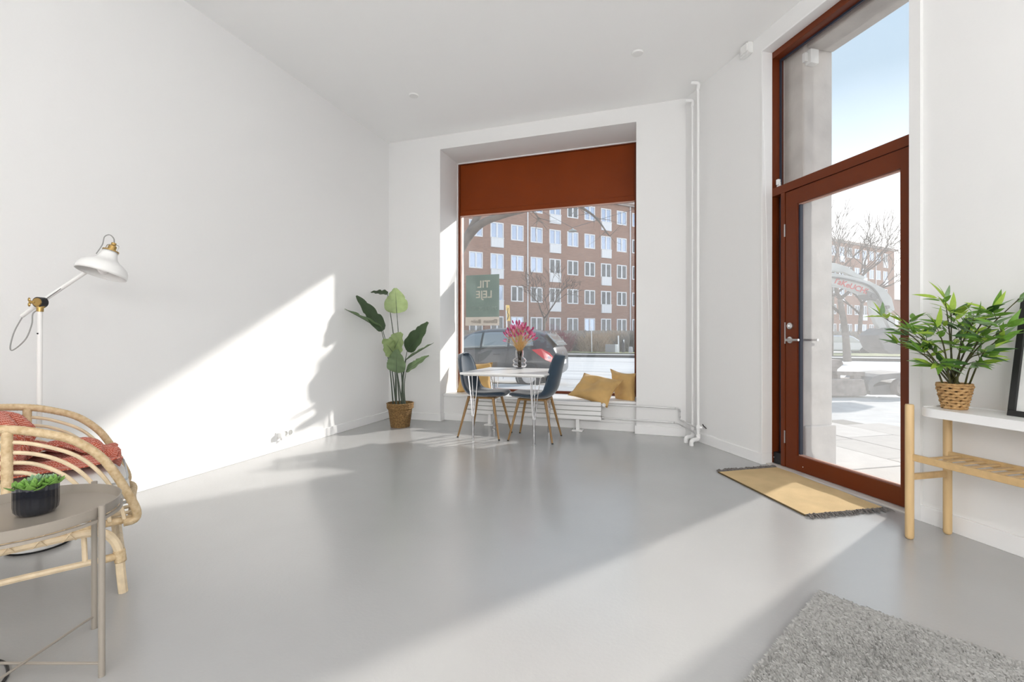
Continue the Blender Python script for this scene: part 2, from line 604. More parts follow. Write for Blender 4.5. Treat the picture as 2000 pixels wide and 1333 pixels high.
b = MB(); b.box(PX0 - 0.01, YG + 0.0145, 1.19, PX1, YG + 0.0155, 1.305)
b.build('name_strip', M_pbeige, post)
def wall_text(body, x_c, y, z_c, size, material, parent, name='lettering', rot=(R(90), 0, R(180)), align='CENTER', ext=0.0003, shear=0.0):
    cu = bpy.data.curves.new(name, 'FONT')
    cu.body = body
    cu.size = size
    cu.align_x = align
    cu.align_y = 'CENTER'
    cu.extrude = ext
    cu.offset = size * 0.018
    cu.shear = shear
    cu.resolution_u = 3
    cu.materials.append(material)
    o = bpy.data.objects.new(name, cu)
    COL.objects.link(o)
    o.parent = parent
    o.location = ROOT[parent.name] @ V((x_c, y, z_c))
    o.rotation_euler = rot
    return o
def to_mesh(o):
    """turn a lettering curve into a plain mesh part"""
    dg = bpy.context.evaluated_depsgraph_get()
    me = bpy.data.meshes.new_from_object(o.evaluated_get(dg))
    n = bpy.data.objects.new('lettering', me)
    COL.objects.link(n)
    n.parent = o.parent; n.location = o.location; n.rotation_euler = o.rotation_euler
    bpy.data.objects.remove(o)
    return n
to_mesh(wall_text('TIL', -2.29, YG + 0.0135, 1.735, 0.135, M_ptext, post))
to_mesh(wall_text('LEJE', -2.285, YG + 0.0135, 1.60, 0.135, M_ptext, post))
for wd_, dx_ in (('70', 0.147), ('23', 0.049), ('30', -0.049), ('33', -0.147)):
    to_mesh(wall_text(wd_, -2.285 + dx_, YG + 0.0135, 1.415, 0.07, M_ptext2, post))
for wd_, dx_ in (('Eltman', 0.09), ('Bolig', -0.115)):
    to_mesh(wall_text(wd_, -2.285 + dx_, YG + 0.0135, 1.245, 0.072, M_ptext3, post))

# ------------------------------------------------------------------ the door with sidelight and transom
door = thing('door_1', D0, DROT, kind='structure')
DX = Matrix.Translation(D0) @ Matrix.Rotation(DROT, 4, 'Z')
def dbox(name, m, boxes, parent=door, bevel=0.002, **k):
    q = MB(); q.xf = DX
    for x in boxes: q.box(*x)
    return q.build(name, m, parent, bevel=bevel, **k)
F0, F1 = 0.09, 0.20           # frame depth range
dbox('door_frame', M_brown, [(-0.03, F0, 0.0, 0.012, F1, HEAD + 0.02), (1.12, F0, 0, 1.16, F1, HEAD + 0.02), (0.012, F0, HEAD - 0.03, 1.12, F1, HEAD + 0.02)])
dbox('transom_bar', M_brown, [(0.012, F0, 2.195, 1.12, F1, 2.262)])
dbox('mullion', M_brown, [(0.100, F0, 0.0, 0.140, F1, 2.195)])
dbox('sidelight_sill', M_black, [(0.012, F0 + 0.012, 0.0, 0.100, F1, 0.10)])
dbox('sidelight_pane', M_glass, [(0.012, 0.172, 0.10, 0.100, 0.178, 2.195)], bevel=0)
dbox('transom_pane', M_glass, [(0.012, 0.172, 2.262, 1.12, 0.178, HEAD - 0.03)], bevel=0)
dbox('gasket', M_gasket, [(0.012, 0.160, 2.262, 0.026, 0.172, HEAD - 0.03), (0.012, 0.160, HEAD - 0.045, 1.12, 0.172, HEAD - 0.03), (0.012, 0.160, 0.10, 0.024, 0.172, 2.195)], bevel=0)
leaf = dbox('door_leaf', M_brown, [(0.146, F0 + 0.004, 0.012, 0.252, 0.155, 2.188), (1.022, F0 + 0.004, 0.012, 1.116, 0.155, 2.188), (0.252, F0 + 0.004, 0.012, 1.022, 0.155, 0.128), (0.252, F0 + 0.004, 2.075, 1.022, 0.155, 2.188)])
dbox('pane', M_dglass, [(0.252, 0.137, 0.128, 1.022, 0.143, 2.075)], leaf, bevel=0)
dbox('glazing_bead', M_pinkedge, [(0.252, 0.115, 0.128, 1.022, 0.136, 0.137)], leaf, bevel=0)
dbox('glazing_bead', M_gasket, [(0.252, 0.112, 0.137, 0.268, 0.136, 2.066)], leaf, bevel=0)
dbox('glazing_bead', M_pinkedge, [(0.252, 0.115, 2.066, 1.022, 0.136, 2.075)], leaf, bevel=0)
for z0 in (0.20, 1.84):
    dbox('hinge', M_steel, [(0.136, F0 - 0.004, z0, 0.146, F0 + 0.004, z0 + 0.10)])
dbox('strike_plate', M_steel, [(0.137, F0 - 0.001, 0.99, 0.147, F0 + 0.004, 1.16)])
q = MB(); q.xf = DX
q.lathe([(0, -0.0), (0.026, -0.0), (0.026, 0.012), (0.018, 0.016), (0, 0.016)], (0.195, F0 + 0.004, 1.13), 20, axis=(0, -1, 0))
q.box(0.190, F0 - 0.030, 1.125, 0.200, F0 - 0.01, 1.135)
q.build('thumb_turn', M_steel, leaf, smooth=True)
q = MB(); q.xf = DX
q.lathe([(0, 0), (0.026, 0), (0.026, 0.010), (0.012, 0.012), (0.011, 0.045), (0, 0.045)], (0.195, F0 + 0.004, 1.02), 20, axis=(0, -1, 0))
q.tube(smooth_path([(0.195, F0 - 0.036, 1.02), (0.21, F0 - 0.046, 1.02), (0.24, F0 - 0.048, 1.02), (0.32, F0 - 0.046, 1.021)], 5), 0.0095, 10)
q.build('door_handle', M_steel, leaf, smooth=True)
q = MB(); q.xf = DX
q.lathe([(0, 0), (0.026, 0), (0.026, 0.010), (0.012, 0.012), (0.011, 0.045), (0, 0.045)], (0.195, 0.155, 1.02), 20, axis=(0, 1, 0))
q.tube(smooth_path([(0.195, 0.195, 1.02), (0.21, 0.206, 1.02), (0.25, 0.208, 1.02), (0.335, 0.206, 1.021)], 5), 0.0095, 10)
q.build('door_handle', M_steel, leaf, smooth=True)
q = MB(); q.xf = DX
q.box(0.03, 0.115, 2.262, 0.055, 0.14, 2.285); q.box(0.034, 0.105, 2.285, 0.058, 0.13, 2.33); q.box(0.058, 0.11, 2.27, 0.066, 0.125, 2.305)
q.build('fanlight_catch', M_plastic, door, bevel=0.003)
dbox('threshold', M_concrete, [(-0.0, 0.03, -0.1, 1.14, 0.35, 0.010)], bevel=0.004)
dbox('threshold_rail', M_steel, [(0.012, 0.088, 0.0, 1.12, 0.2, 0.0125)], bevel=0)
for i, (t_, z_) in enumerate(((0.31, 0.055), (0.004, 3.30), (0.004, 2.38), (0.03, 0.06))):
    q = MB(); q.xf = DX
    q.lathe([(0, 0), (0.004, 0), (0.003, 0.002), (0, 0.002)], (t_, F0 + 0.004 if t_ > 0.1 else F0, z_), 8, axis=(0, -1, 0))
    q.build('screw_cap', M_plastic, door)

# concrete surround of the entrance, outside
b = MB(); b.xf = DX
b.box(-1.45, 0.22, -0.15, JT, DEP, CEIL + 0.2)
b.box(-1.45, 0.22, -0.15, JT + 0.02, DEP + 0.02, 0.34)
b.box(1.12, 0.255, -0.15, TR + 0.6, DEP, CEIL + 0.2)
b.box(JT, 0.25, HEAD - 0.03, 1.12, DEP, CEIL + 0.2)
struct(b.build('wall_outer_surround', M_concrete, bevel=0.012))
b = MB(); b.xf = DX
b.box(JT - 0.02, 0.35, -0.2, 1.14, DEP + 0.14, -0.015)
struct(b.build('trim_doorstep', M_concrete, bevel=0.008))
b = MB(); b.xf = DX
b.box(JT, 0.235, HEAD - 0.17, JT + 0.055, 0.31, HEAD - 0.06)
b.box(JT, 0.205, HEAD - 0.15, JT + 0.03, 0.235, HEAD - 0.08)
tag(b.build('junction_box', M_plastic, bevel=0.004), 'small white junction box on the concrete above the entrance door', 'junction box')
# ================================================================== radiator and heating pipes
rad = thing('radiator', (-1.46, 5.10, 0), label='low white panel radiator with horizontal ribs under the window sill', cat='radiator')
RX0, RX1 = -2.26, -0.665
zs = [0.128, 0.179, 0.230, 0.281, 0.332]
for i in range(4):
    b = MB(); b.box(RX0, 5.075, zs[i] + 0.0035, RX1, 5.09, zs[i + 1] - 0.0035)
    b.build('panel', M_trim, rad, bevel=0.004)
b = MB(); b.box(RX0 + 0.004, 5.097, 0.13, RX1 - 0.004, 5.145, 0.328)
b.build('convector_body', M_plastic_gapshade, rad, bevel=0.003)  # grey colour stands in for the shade in the gaps between panels
for x in (-1.97, -0.925):
    b = MB(); b.box(x - 0.02, 5.095, 0.012, x + 0.02, 5.135, 0.135); b.box(x - 0.06, 5.06, 0, x + 0.06, 5.16, 0.012)
    b.build('foot', M_trim, rad, bevel=0.004)
b = MB()
b.lathe([(0, 0), (0.013, 0), (0.013, 0.02), (0.019, 0.022), (0.021, 0.055), (0.017, 0.062), (0, 0.062)], (RX1 + 0.02, 5.11, 0.305), 20, axis=(0.25, -1, 0))
b.cyl((RX1 - 0.01, 5.11, 0.305), (RX1 + 0.05, 5.11, 0.305), 0.012)
b.build('thermostat', M_plastic, rad, smooth=True)
b = MB()
b.cyl((RX1 - 0.01, 5.11, 0.155), (RX1 + 0.035, 5.11, 0.155), 0.013, seg=8)
b.cyl((RX1 + 0.008, 5.11, 0.155), (RX1 + 0.022, 5.11, 0.155), 0.017, seg=6)
b.build('union_nut', M_steel, rad, smooth=True)
xe = 0.115
r1, r2 = G(1352.5, 862.5), G(1363.5, 868.5)         # the two risers in the corner
b = MB(); b.tube([(RX1 + 0.04, 5.11, 0.305), (xe, 5.105, 0.30)], 0.0075, 10)
b.build('supply_pipe', M_pipe, rad, smooth=True)
b = MB(); b.tube(smooth_path([(xe, 5.105, 0.30), (xe + 0.02, 5.10, 0.295), (xe + 0.024, 5.10, 0.275), (xe + 0.024, 5.10, 0.205), (xe + 0.028, 5.095, 0.185), (xe + 0.05, 5.07, 0.178), (r2.x - 0.012, r2.y + 0.005, 0.16)], 4), 0.0075, 10)
b.build('supply_pipe', M_pipe, rad, smooth=True)
b = MB(); b.tube([(RX1 + 0.03, 5.11, 0.155), (xe - 0.01, 5.105, 0.150)], 0.0075, 10)
b.build('return_pipe', M_pipe, rad, smooth=True)
b = MB(); b.tube(smooth_path([(xe - 0.01, 5.105, 0.150), (xe + 0.02, 5.095, 0.143), (xe + 0.05, 5.07, 0.128), (r2.x - 0.02, r2.y, 0.108)], 4), 0.0075, 10)
b.build('return_pipe', M_pipe, rad, smooth=True)
for p in ((xe - 0.02, 5.105, 0.30), (xe + 0.024, 5.10, 0.27), (xe + 0.024, 5.10, 0.215), (xe + 0.06, 5.06, 0.176), (xe - 0.03, 5.105, 0.150), (xe + 0.05, 5.07, 0.128)):
    b = MB(); b.ell(p, (0.011, 0.011, 0.011), 8, 6)
    b.build('press_fitting', M_steel, rad, smooth=True)
for k, (rr, ztop, lab) in enumerate(((r1, 3.40, 'thinner white heating riser in the corner, nearer the window'), (r2, 3.50, 'white heating riser in the corner, nearer the door, with shut-off valve'))):
    off = c2w(-0.085, -0.055)
    rs_ = thing('heating_riser', (rr.x + off.x, rr.y + off.y, 0), label=lab, cat='pipe')
    r_ = 0.0115 if k == 0 else 0.0135
    b = MB()
    b.tube([(rr.x, rr.y, 0.06), (rr.x, rr.y, ztop)], r_, 12)
    b.build('pipe', M_trim, rs_, smooth=True)
    foot = V((rr.x + off.x, rr.y + off.y, 0))
    b = MB()
    b.tube(smooth_path([(rr.x, rr.y, 0.10), (rr.x, rr.y, 0.065), (rr.x + off.x * 0.25, rr.y + off.y * 0.25, 0.05), (rr.x + off.x * 0.75, rr.y + off.y * 0.75, 0.05), (foot.x, foot.y, 0.035), (foot.x, foot.y, 0.0)], 5), 0.020, 12)
    b.build('elbow', M_trim, rs_, smooth=True)
    b = MB()
    top = V((rr.x, rr.y, ztop))
    off2 = c2w(-0.06, 0.02)
    b.tube(smooth_path([top - V((0, 0, 0.06)), top, top + V((off2.x, off2.y, 0.012 if k == 0 else 0.02))], 4), 0.017, 12)
    b.build('elbow', M_trim, rs_, smooth=True)
    b = MB(); b.lathe([(0, 0), (0.019, 0), (0.019, 0.05), (0, 0.05)], (rr.x, rr.y, 0.115 + 0.02 * k), 12)
    b.build('coupling', M_trim, rs_, smooth=True)
    if k == 1:
        b = MB(); b.ell((rr.x, rr.y, 0.165), (0.024, 0.024, 0.03), 12, 8)
        q1 = rr + c2w(0.035, -0.02); b.cyl((rr.x, rr.y, 0.165), (q1.x, q1.y, 0.165), 0.014)
        b.build('valve_body', M_trim, rs_, smooth=True)
        b = MB(); q2 = rr + c2w(0.042, -0.02); q3 = rr + c2w(0.068, -0.03); q0 = rr + c2w(0.035, -0.02)
        b.tube([(q0.x, q0.y, 0.20), (q2.x, q2.y, 0.185), (q3.x, q3.y, 0.158)], 0.005, 6)
        b.build('valve_key', M_black, rs_)

# ================================================================== small fittings on the shell
def on_left(y, z): return V((XL, y, z))
b = MB(); b.box(XL, 3.33, 0.112, XL + 0.008, 3.55, 0.170)
so = thing('wall_socket', (XL, 3.44, 0.11), label='white double wall socket above the left baseboard with a plug in it', cat='socket')
b.build('cover_plate', M_plastic, so, bevel=0.003)
for y in (3.44, 3.50):
    b = MB(); b.lathe([(0, 0.0082), (0.018, 0.0082), (0.02, 0.011), (0.022, 0.011), (0.022, 0.0)], (XL, y, 0.141), 16, axis=(1, 0, 0))
    b.build('socket_ring', M_plastic_gapshade, so)
b = MB(); b.box(XL + 0.008, 3.345, 0.118, XL + 0.05, 3.395, 0.165); b.box(XL + 0.02, 3.36, 0.094, XL + 0.045, 3.385, 0.12)
pl = tag(b.build('power_plug', M_plastic, bevel=0.005), 'small white plug pushed into the wall socket', 'plug')
b = MB(); b.xf = DX
b.box(-0.20, -0.045, 3.435, -0.095, -0.0, 3.528)
b.box(-0.18, -0.06, 3.45, -0.10, -0.045, 3.518)
al = tag(b.build('alarm_sensor', M_plastic, bevel=0.006), 'small white alarm sensor box on the wall near the ceiling, left of the door', 'sensor')
for k, (px, py, lab) in enumerate(((1245, 103, 'round white blanking cover on the ceiling, the one nearer the door'), (808, 186, 'round white blanking cover on the ceiling, the one nearer the left wall'))):
    c0 = G(px, py, 3.53)
    b = MB(); b.lathe([(0, 0), (0.045, 0), (0.05, 0.006), (0.05, 0.012), (0, 0.012)], (c0.x, c0.y, 3.518), 24)
    tag(b.build('ceiling_cover', M_plastic, smooth=True), lab, 'ceiling cover', 'ceiling covers')

# ------------------------------------------------------------------ unseen globes added behind the camera as fill light
M_fill = bpy.data.materials.new('fill_globe_glow'); M_fill.use_nodes = True
_b = M_fill.node_tree.nodes['Principled BSDF']
_b.inputs['Base Color'].default_value = (0.9, 0.9, 0.9, 1)
_b.inputs['Emission Color'].default_value = (1.0, 0.985, 0.965, 1)
_b.inputs['Emission Strength'].default_value = 6.0
_b.inputs['Emission Strength'].default_value = 23.0
for k, (x, y, lab) in enumerate(((0.45, -0.8, 'front left'), (1.9, -0.8, 'front right'), (0.45, -2.3, 'middle left'), (1.9, -2.3, 'middle right'), (0.45, -3.8, 'rear left'), (1.9, -3.8, 'rear right'))):
    lt = thing('fill_globe', (x, y, 1.5), label='added fill-light globe behind the camera, ' + lab + ' of the six', cat='fill light', group='added fill-light globes out of view')
    b = MB(); b.ell((x, y, 1.7), (0.2, 0.2, 0.2), 20, 12)
    b.build('globe', M_fill, lt, smooth=True)
    b = MB(); b.tube([(x, y, 1.89), (x, y, CEIL - 0.03)], 0.004, 6)
    b.build('cable', M_plastic, lt)
    b = MB(); b.lathe([(0, 0), (0.05, 0), (0.05, 0.03), (0, 0.03)], (x, y, CEIL - 0.03), 16)
    b.build('ceiling_rose', M_plastic, lt, smooth=True)

# ================================================================== dining table
M_tabletop = mat('white_laminate', (0.84, 0.84, 0.83, 1), 0.18)
M_alu = mat('aluminium_edge', (0.7, 0.7, 0.69, 1), 0.3, 0.8)
TZ = 0.69
t0x, t1x, t0y, t1y = -1.945, -1.075, 4.205, 5.02
tab = thing('dining_table', ((t0x + t1x) / 2, (t0y + t1y) / 2, 0), label='small square white dining table with hairpin metal legs', cat='table')
b = MB(); b.box(t0x, t0y, TZ - 0.024, t1x, t1y, TZ)
b.build('tabletop', M_tabletop, tab, bevel=0.008)
b = MB(); b.box(t0x + 0.03, t0y + 0.03, TZ - 0.034, t1x - 0.03, t1y - 0.03, TZ - 0.024)
b.build('underframe', M_alu, tab)
for (fx, fy) in ((-1.832, 4.285), (-1.198, 4.285), (-1.832, 4.885), (-1.198, 4.885)):
    sx = 1 if fx > -1.5 else -1
    sy = 1 if fy > 4.6 else -1
    b = MB()
    b.tube([(fx, fy, 0.006), (fx, fy, 0.25)], [0.011, 0.0125], 10)
    for k in range(4):
        tx = fx + (k - 1.5) * 0.034 + sx * 0.01
        ty = fy + sy * 0.01 + (0.03 if k in (0, 3) else -0.03)
        b.tube([(fx + (k - 1.5) * 0.006, fy, 0.24), (fx + (k - 1.5) * 0.02, fy + (ty - fy) * 0.5, 0.45), (tx, ty, TZ - 0.03)], 0.0052, 8)
    lg = b.build('leg', M_chrome, tab, smooth=True)
    b = MB(); b.lathe([(0, 0), (0.018, 0), (0.018, 0.004), (0.011, 0.008), (0, 0.008)], (fx, fy, 0), 16)
    b.build('foot', M_steel, lg, smooth=True)

# ================================================================== dining chairs
M_velvet = mat('petrol_blue_velvet', S(42, 60, 76), 0.75, sheen=0.6, vary=0.12, vscale=9, bump=0.05, bscale=400)
M_goldwood = mat('gold_oak_legs', S(142, 110, 68), 0.4, vary=0.15, vscale=30, stretch=(1, 1, 0.1))
def make_chair(name, loc, rz, label):
    c = thing(name, loc, rz, label=label, cat='chair', group='dining chairs at the white table')
    # shell: local +X is the front of the seat; seat and back are one curved cushion
    spine = smooth_path([(0.24, 0, 0.435), (0.21, 0, 0.452), (0.10, 0, 0.448), (-0.04, 0, 0.440), (-0.14, 0, 0.452), (-0.205, 0, 0.52), (-0.235, 0, 0.62), (-0.262, 0, 0.74), (-0.285, 0, 0.84), (-0.29, 0, 0.862)], 4)
    n = len(spine) - 1
    def width(u):
        ks = [(0, 0.02), (0.02, 0.075), (0.06, 0.125), (0.111, 0.165), (0.16, 0.19), (0.22, 0.21), (0.3, 0.225), (0.45, 0.212), (0.55, 0.206), (0.667, 0.20), (0.74, 0.192), (0.778, 0.182), (0.82, 0.162), (0.85, 0.14), (0.89, 0.10), (0.94, 0.06), (1.0, 0.004)]
        for (a, wa), (bb, wb) in zip(ks, ks[1:]):
            if u <= bb:
                k = (u - a) / (bb - a); return wa + (wb - wa) * k
        return ks[-1][1]
    def fn(side):
        def f(u, v):
            i = u * n
            k = min(int(i), n - 1)
            p = spine[k].lerp(spine[k + 1], i - k)
            t = (spine[k + 1] - spine[k]).normalized()
            nr = V((-t.z, 0, t.x))
            if nr.z < 0 or (abs(nr.z) < 0.3 and nr.x < 0): nr = -nr
            s = (v - 0.5) * 2
            wd = width(u)
            dish = 0.05 * min(1, max(0, (u - 0.25) / 0.3)) + 0.012
            edge = (1 - abs(s) ** 4) ** 0.5
            th = 0.026 * edge * (min(1, min(u, 1 - u) / 0.05)) ** 0.5
            q = p + V((0, s * wd, 0)) + nr * (dish * s * s) + nr * th * side
            return tuple(q)
        return f
    xf = Matrix.Translation(V(loc)) @ Matrix.Rotation(rz, 4, 'Z')
    b = MB(); b.xf = xf
    b.grid(fn(1), 40, 16); b.grid(fn(-1), 40, 16)
    b.build('shell', M_velvet, c, smooth=True, angle=60)
    b = MB(); b.xf = xf
    def rim(sgn):
        pts = []
        for k in range(41):
            u = 0.03 + 0.94 * k / 40
            f = fn(0)
            pts.append(f(u, 0.5 + 0.5 * sgn))
        return pts
    loop = rim(1) + list(reversed(rim(-1)))
    b.tube(loop, 0.006, 6, closed=True)
    b.build('piping', M_velvet, c, smooth=True)
    b = MB(); b.xf = xf
    b.box(-0.15, -0.13, 0.405, 0.15, 0.13, 0.42)
    b.tube([(0.15, 0.12, 0.412), (-0.15, 0.12, 0.412)], 0.011, 8); b.tube([(0.15, -0.12, 0.412), (-0.15, -0.12, 0.412)], 0.011, 8)
    b.build('seat_bracket', M_goldwood, c)
    for sx in (-1, 1):
        for sy in (-1, 1):
            b = MB(); b.xf = xf
            b.tube([(sx * 0.228, sy * 0.20, 0.0), (sx * 0.135, sy * 0.125, 0.415)], [0.009, 0.0155], 12)
            lg = b.build('leg', M_goldwood, c, smooth=True)
            b = MB(); b.xf = xf
            b.tube([(sx * 0.2285, sy * 0.2004, 0.0), (sx * 0.2258, sy * 0.198, 0.012)], [0.0098, 0.0100], 10)
            b.build('foot_cap', M_black, lg)
    return c
make_chair('dining_chair', (-1.815, 4.575, 0), 0.0, 'blue velvet dining chair with its back to the plant')
make_chair('dining_chair', (-1.268, 4.585, 0), math.pi, 'blue velvet dining chair with its back to the door')

# ================================================================== vase with dried flowers
M_vglass = mat('clear_vase_glass', (0.97, 0.95, 0.94, 1), 0.0, trans=1.0, ior=1.45)
vp = G(1013, 717, TZ); vp = V((-1.535, 4.90, TZ))
va = tag(MB().lathe([(0.0000, 0.0047), (0.0342, 0.0047), (0.0610, 0.0142), (0.0781, 0.0354), (0.0756, 0.0519), (0.0610, 0.0625), (0.0732, 0.0755), (0.0781, 0.0920), (0.0659, 0.1109), (0.0439, 0.1251), (0.0415, 0.1369), (0.0439, 0.1534), (0.0451, 0.2030),
    (0.0427, 0.2030), (0.0415, 0.1534), (0.0390, 0.1369), (0.0415, 0.1263), (0.0622, 0.1086), (0.0744, 0.0920), (0.0695, 0.0779), (0.0573, 0.0625), (0.0720, 0.0507), (0.0744, 0.0366), (0.0586, 0.0177), (0.0342, 0.0106), (0.0000, 0.0106)], vp, 32).build('glass_vase', M_vglass, smooth=True, angle=80),
    'clear bubble-shaped glass vase standing on the dining table', 'vase')
M_straw = mat('dried_straw_stems', S(196, 160, 104), 0.8, vary=0.2, vscale=30)
M_pink = mat('pink_bunny_tail', S(186, 72, 118), 0.95, c2=S(150, 32, 84), vscale=60, sheen=0.6)
M_pinkl = mat('pale_pink_bunny_tail', S(222, 140, 172), 0.95, c2=S(190, 80, 125), vscale=60, sheen=0.6)
bq = thing('dried_bouquet', (vp.x, vp.y, TZ + 0.012), label='bouquet of pink dried bunny-tail grasses in the glass vase', cat='flowers')
rnd = random.Random(3)
hm = MB()
prof = []
for i in range(9):
    t = i / 8
    prof.append((0.0088 * math.sin(math.pi * min(1, t * 0.9 + 0.06)) ** 0.7 + 0.0005, t * 0.042))
hm.lathe(prof, (0, 0, 0), 8)
h0 = hm.build('flower_head', M_pink, bq, smooth=True, local=True)
h0b = hm.build('flower_head', M_pinkl, bq, smooth=True, local=True)
heads = []
NH = 92
sm = MB()
for i in range(NH):
    fr = math.sqrt((i + 0.5) / NH)
    a = i * 2.39996
    spread = fr * 0.155
    hgt = 0.462 - 0.14 * fr * fr + rnd.uniform(-0.04, 0.03)
    if i == 30: hgt += 0.05; spread *= 0.8
    tip = V((spread * math.cos(a) * 1.1, spread * math.sin(a) * 0.9, hgt))
    foot = V((0.020 * fr * math.cos(a + 1.4), 0.020 * fr * math.sin(a + 1.4), 0.0))
    neck = V((0.030 * fr * math.cos(a), 0.030 * fr * math.sin(a), 0.19))
    pts = smooth_path([foot, neck, neck.lerp(tip, 0.55) + V((0, 0, 0.02)), tip], 3)
    sm.tube([vp + V((0, 0, 0.012)) + p for p in pts], 0.0017, 4)
    o = h0 if i == 0 else (h0b if i == 1 else clone(h0 if rnd.random() < 0.62 else h0b, bq))
    dr = (pts[-1] - pts[-3]).normalized() + V((rnd.uniform(-.25, .25), rnd.uniform(-.25, .25), rnd.uniform(-.1, .1)))
    o.rotation_mode = 'QUATERNION'
    o.rotation_quaternion = V((0, 0, 1)).rotation_difference(dr)
    o.location = tip
    s = rnd.uniform(0.85, 1.25)
    o.scale = (s, s, s * rnd.uniform(0.9, 1.2))
sm.build('stems', M_straw, bq)

# ================================================================== cushions on the window seat
M_mustard = mat('mustard_velvet', S(200, 164, 106), 0.8, sheen=0.2, vary=0.12, vscale=7, bump=0.06, bscale=300)
def cushion(name, c, ax, ay, an, th, label, dent=0.0):
    """ax, ay half edges, an unit normal; pillow with drawn-out corners"""
    c, ax, ay, an = V(c), V(ax), V(ay), V(an).normalized()
    cu = thing(name, c, 0, label=label, cat='cushion', group='mustard cushions on the window seat')
    rn = random.Random(name + label)
    def f(side):
        def g(u, v):
            x, y = u * 2 - 1, v * 2 - 1
            pin = 1 - 0.13 * (1 - abs(x) ** 2.2) * abs(y) ** 3 - 0.13 * (1 - abs(y) ** 2.2) * abs(x) ** 3
            h = ((1 - x ** 4) * (1 - y ** 4)) ** 0.55
            wr = 0.010 * math.sin(5 * x + 3 * y * y) * h + 0.006 * math.sin(9 * y - 4 * x) * h
            dn = dent * math.exp(-((x + 0.05) ** 2 + (y - 0.12) ** 2) / 0.05) if side > 0 else 0
            return tuple(c + ax * (x * pin) + ay * (y * pin) + an * (side * th * h + wr - dn))
        return g
    b = MB(); b.grid(f(1), 22, 22); b.grid(f(-1), 22, 22)
    b.build('cover', M_mustard, cu, smooth=True, angle=70)
    b = MB()
    e_ = []
    g = f(0)
    for i in range(24): e_.append(g(i / 24, 0))
    for i in range(24): e_.append(g(1, i / 24))
    for i in range(24): e_.append(g(1 - i / 24, 1))
    for i in range(24): e_.append(g(0, 1 - i / 24))
    b.tube(e_, 0.0035, 6, closed=True)
    b.build('seam', M_mustard, cu, smooth=True)
    return cu
def tilt(nx, ny, nz):
    return V((nx, ny, nz)).normalized()
# left cushion, upright on the sill against the reveal
n_ = tilt(0.25, -0.95, 0.25)
ax = V((0.97, 0.25, 0)).normalized() * 0.225
cushion('sofa_cushion', (-2.335, 5.52, 0.515), ax, n_.cross(ax).normalized() * -0.20, n_, 0.07, 'mustard cushion standing on the window seat behind the left dining chair')
# right cushions: four corners each
def cushion4(a, b_, c, d, th, label, dent=0.0):
    a, b_, c, d = V(a), V(b_), V(c), V(d)
    o = (a + b_ + c + d) / 4
    nrm = (b_ - a + c - d).cross(d - a + c - b_).normalized()
    if nrm.dot(V((0, -1, 0.6))) < 0: nrm = -nrm
    cu = thing('sofa_cushion', (o.x, o.y, min(a.z, b_.z, c.z, d.z)), 0, label=label, cat='cushion', group='mustard cushions on the window seat')
    def f(side):
        def g(u, v):
            x, y = u * 2 - 1, v * 2 - 1
            pin = 1 - 0.14 * (1 - abs(x) ** 2.2) * abs(y) ** 3 - 0.14 * (1 - abs(y) ** 2.2) * abs(x) ** 3
            u2, v2 = 0.5 + 0.5 * x * pin, 0.5 + 0.5 * y * pin
            p = (a * (1 - u2) + b_ * u2) * (1 - v2) + (d * (1 - u2) + c * u2) * v2
            h = ((1 - x ** 4) * (1 - y ** 4)) ** 0.55
            wr = 0.008 * math.sin(5 * x + 3 * y * y) * h + 0.005 * math.sin(9 * y - 4 * x) * h
            dn = dent * math.exp(-((x + 0.15) ** 2 + (y - 0.25) ** 2) / 0.05) if side > 0 else 0
            return tuple(p + nrm * (side * th * h + wr - dn))
        return g
    b = MB(); b.grid(f(1), 22, 22); b.grid(f(-1), 22, 22)
    b.build('cover', M_mustard, cu, smooth=True, angle=70)
    g = f(0)
    e_ = [g(i / 24, 0) for i in range(24)] + [g(1, i / 24) for i in range(24)] + [g(1 - i / 24, 1) for i in range(24)] + [g(0, 1 - i / 24) for i in range(24)]
    b = MB(); b.tube(e_, 0.0035, 6, closed=True); b.build('seam', M_mustard, cu, smooth=True)
cushion4(P(1203, 786, 5.38), P(1240, 793, 5.13), P(1241, 730, 5.24), P(1192, 721, 5.55), 0.055, 'mustard cushion leaning in the right corner of the window seat')
cushion4(P(1109, 772, 5.36), P(1186, 797, 4.99), P(1217, 743, 5.22), P(1141, 729, 5.56), 0.055, 'mustard cushion with a dent lying over the sill edge by the radiator valve', dent=0.03)
# ================================================================== tall potted plant in the corner
M_sea = mat('seagrass_weave', S(158, 126, 80), 0.9, c2=S(92, 66, 38), vscale=75, bump=0.9, bscale=140)
M_soil = mat('dark_soil', S(36, 26, 20), 0.95, bump=0.5, bscale=80)
M_leafd = leaf_mat('dark_green_leaf', S(62, 80, 54))
M_leafm = leaf_mat('mid_green_leaf', S(108, 128, 94))
M_leafl = leaf_mat('pale_green_leaf', S(148, 166, 116))
M_stem = mat('grey_green_stem', S(74, 84, 72), 0.6)
bp_ = V((-2.925, 4.70, 0))
bask = thing('seagrass_basket', bp_, label='round woven seagrass basket on the floor in the window corner', cat='basket')
b = MB()
for i in range(15):                       # coiled rows
    z = 0.009 + i * 0.0178
    r = 0.100 + 0.034 * i / 14
    pts = [(bp_.x + r * math.cos(a) + 0.002 * math.sin(a * 17 + i), bp_.y + r * math.sin(a) + 0.002 * math.cos(a * 13 + i), z + 0.0018 * math.sin(a * 26 + i * math.pi)) for a in [2 * math.pi * k / 52 for k in range(52)]]
    b.tube(pts, 0.0105, 6, closed=True)
b.build('woven_wall', M_sea, bask, smooth=True)
b = MB()
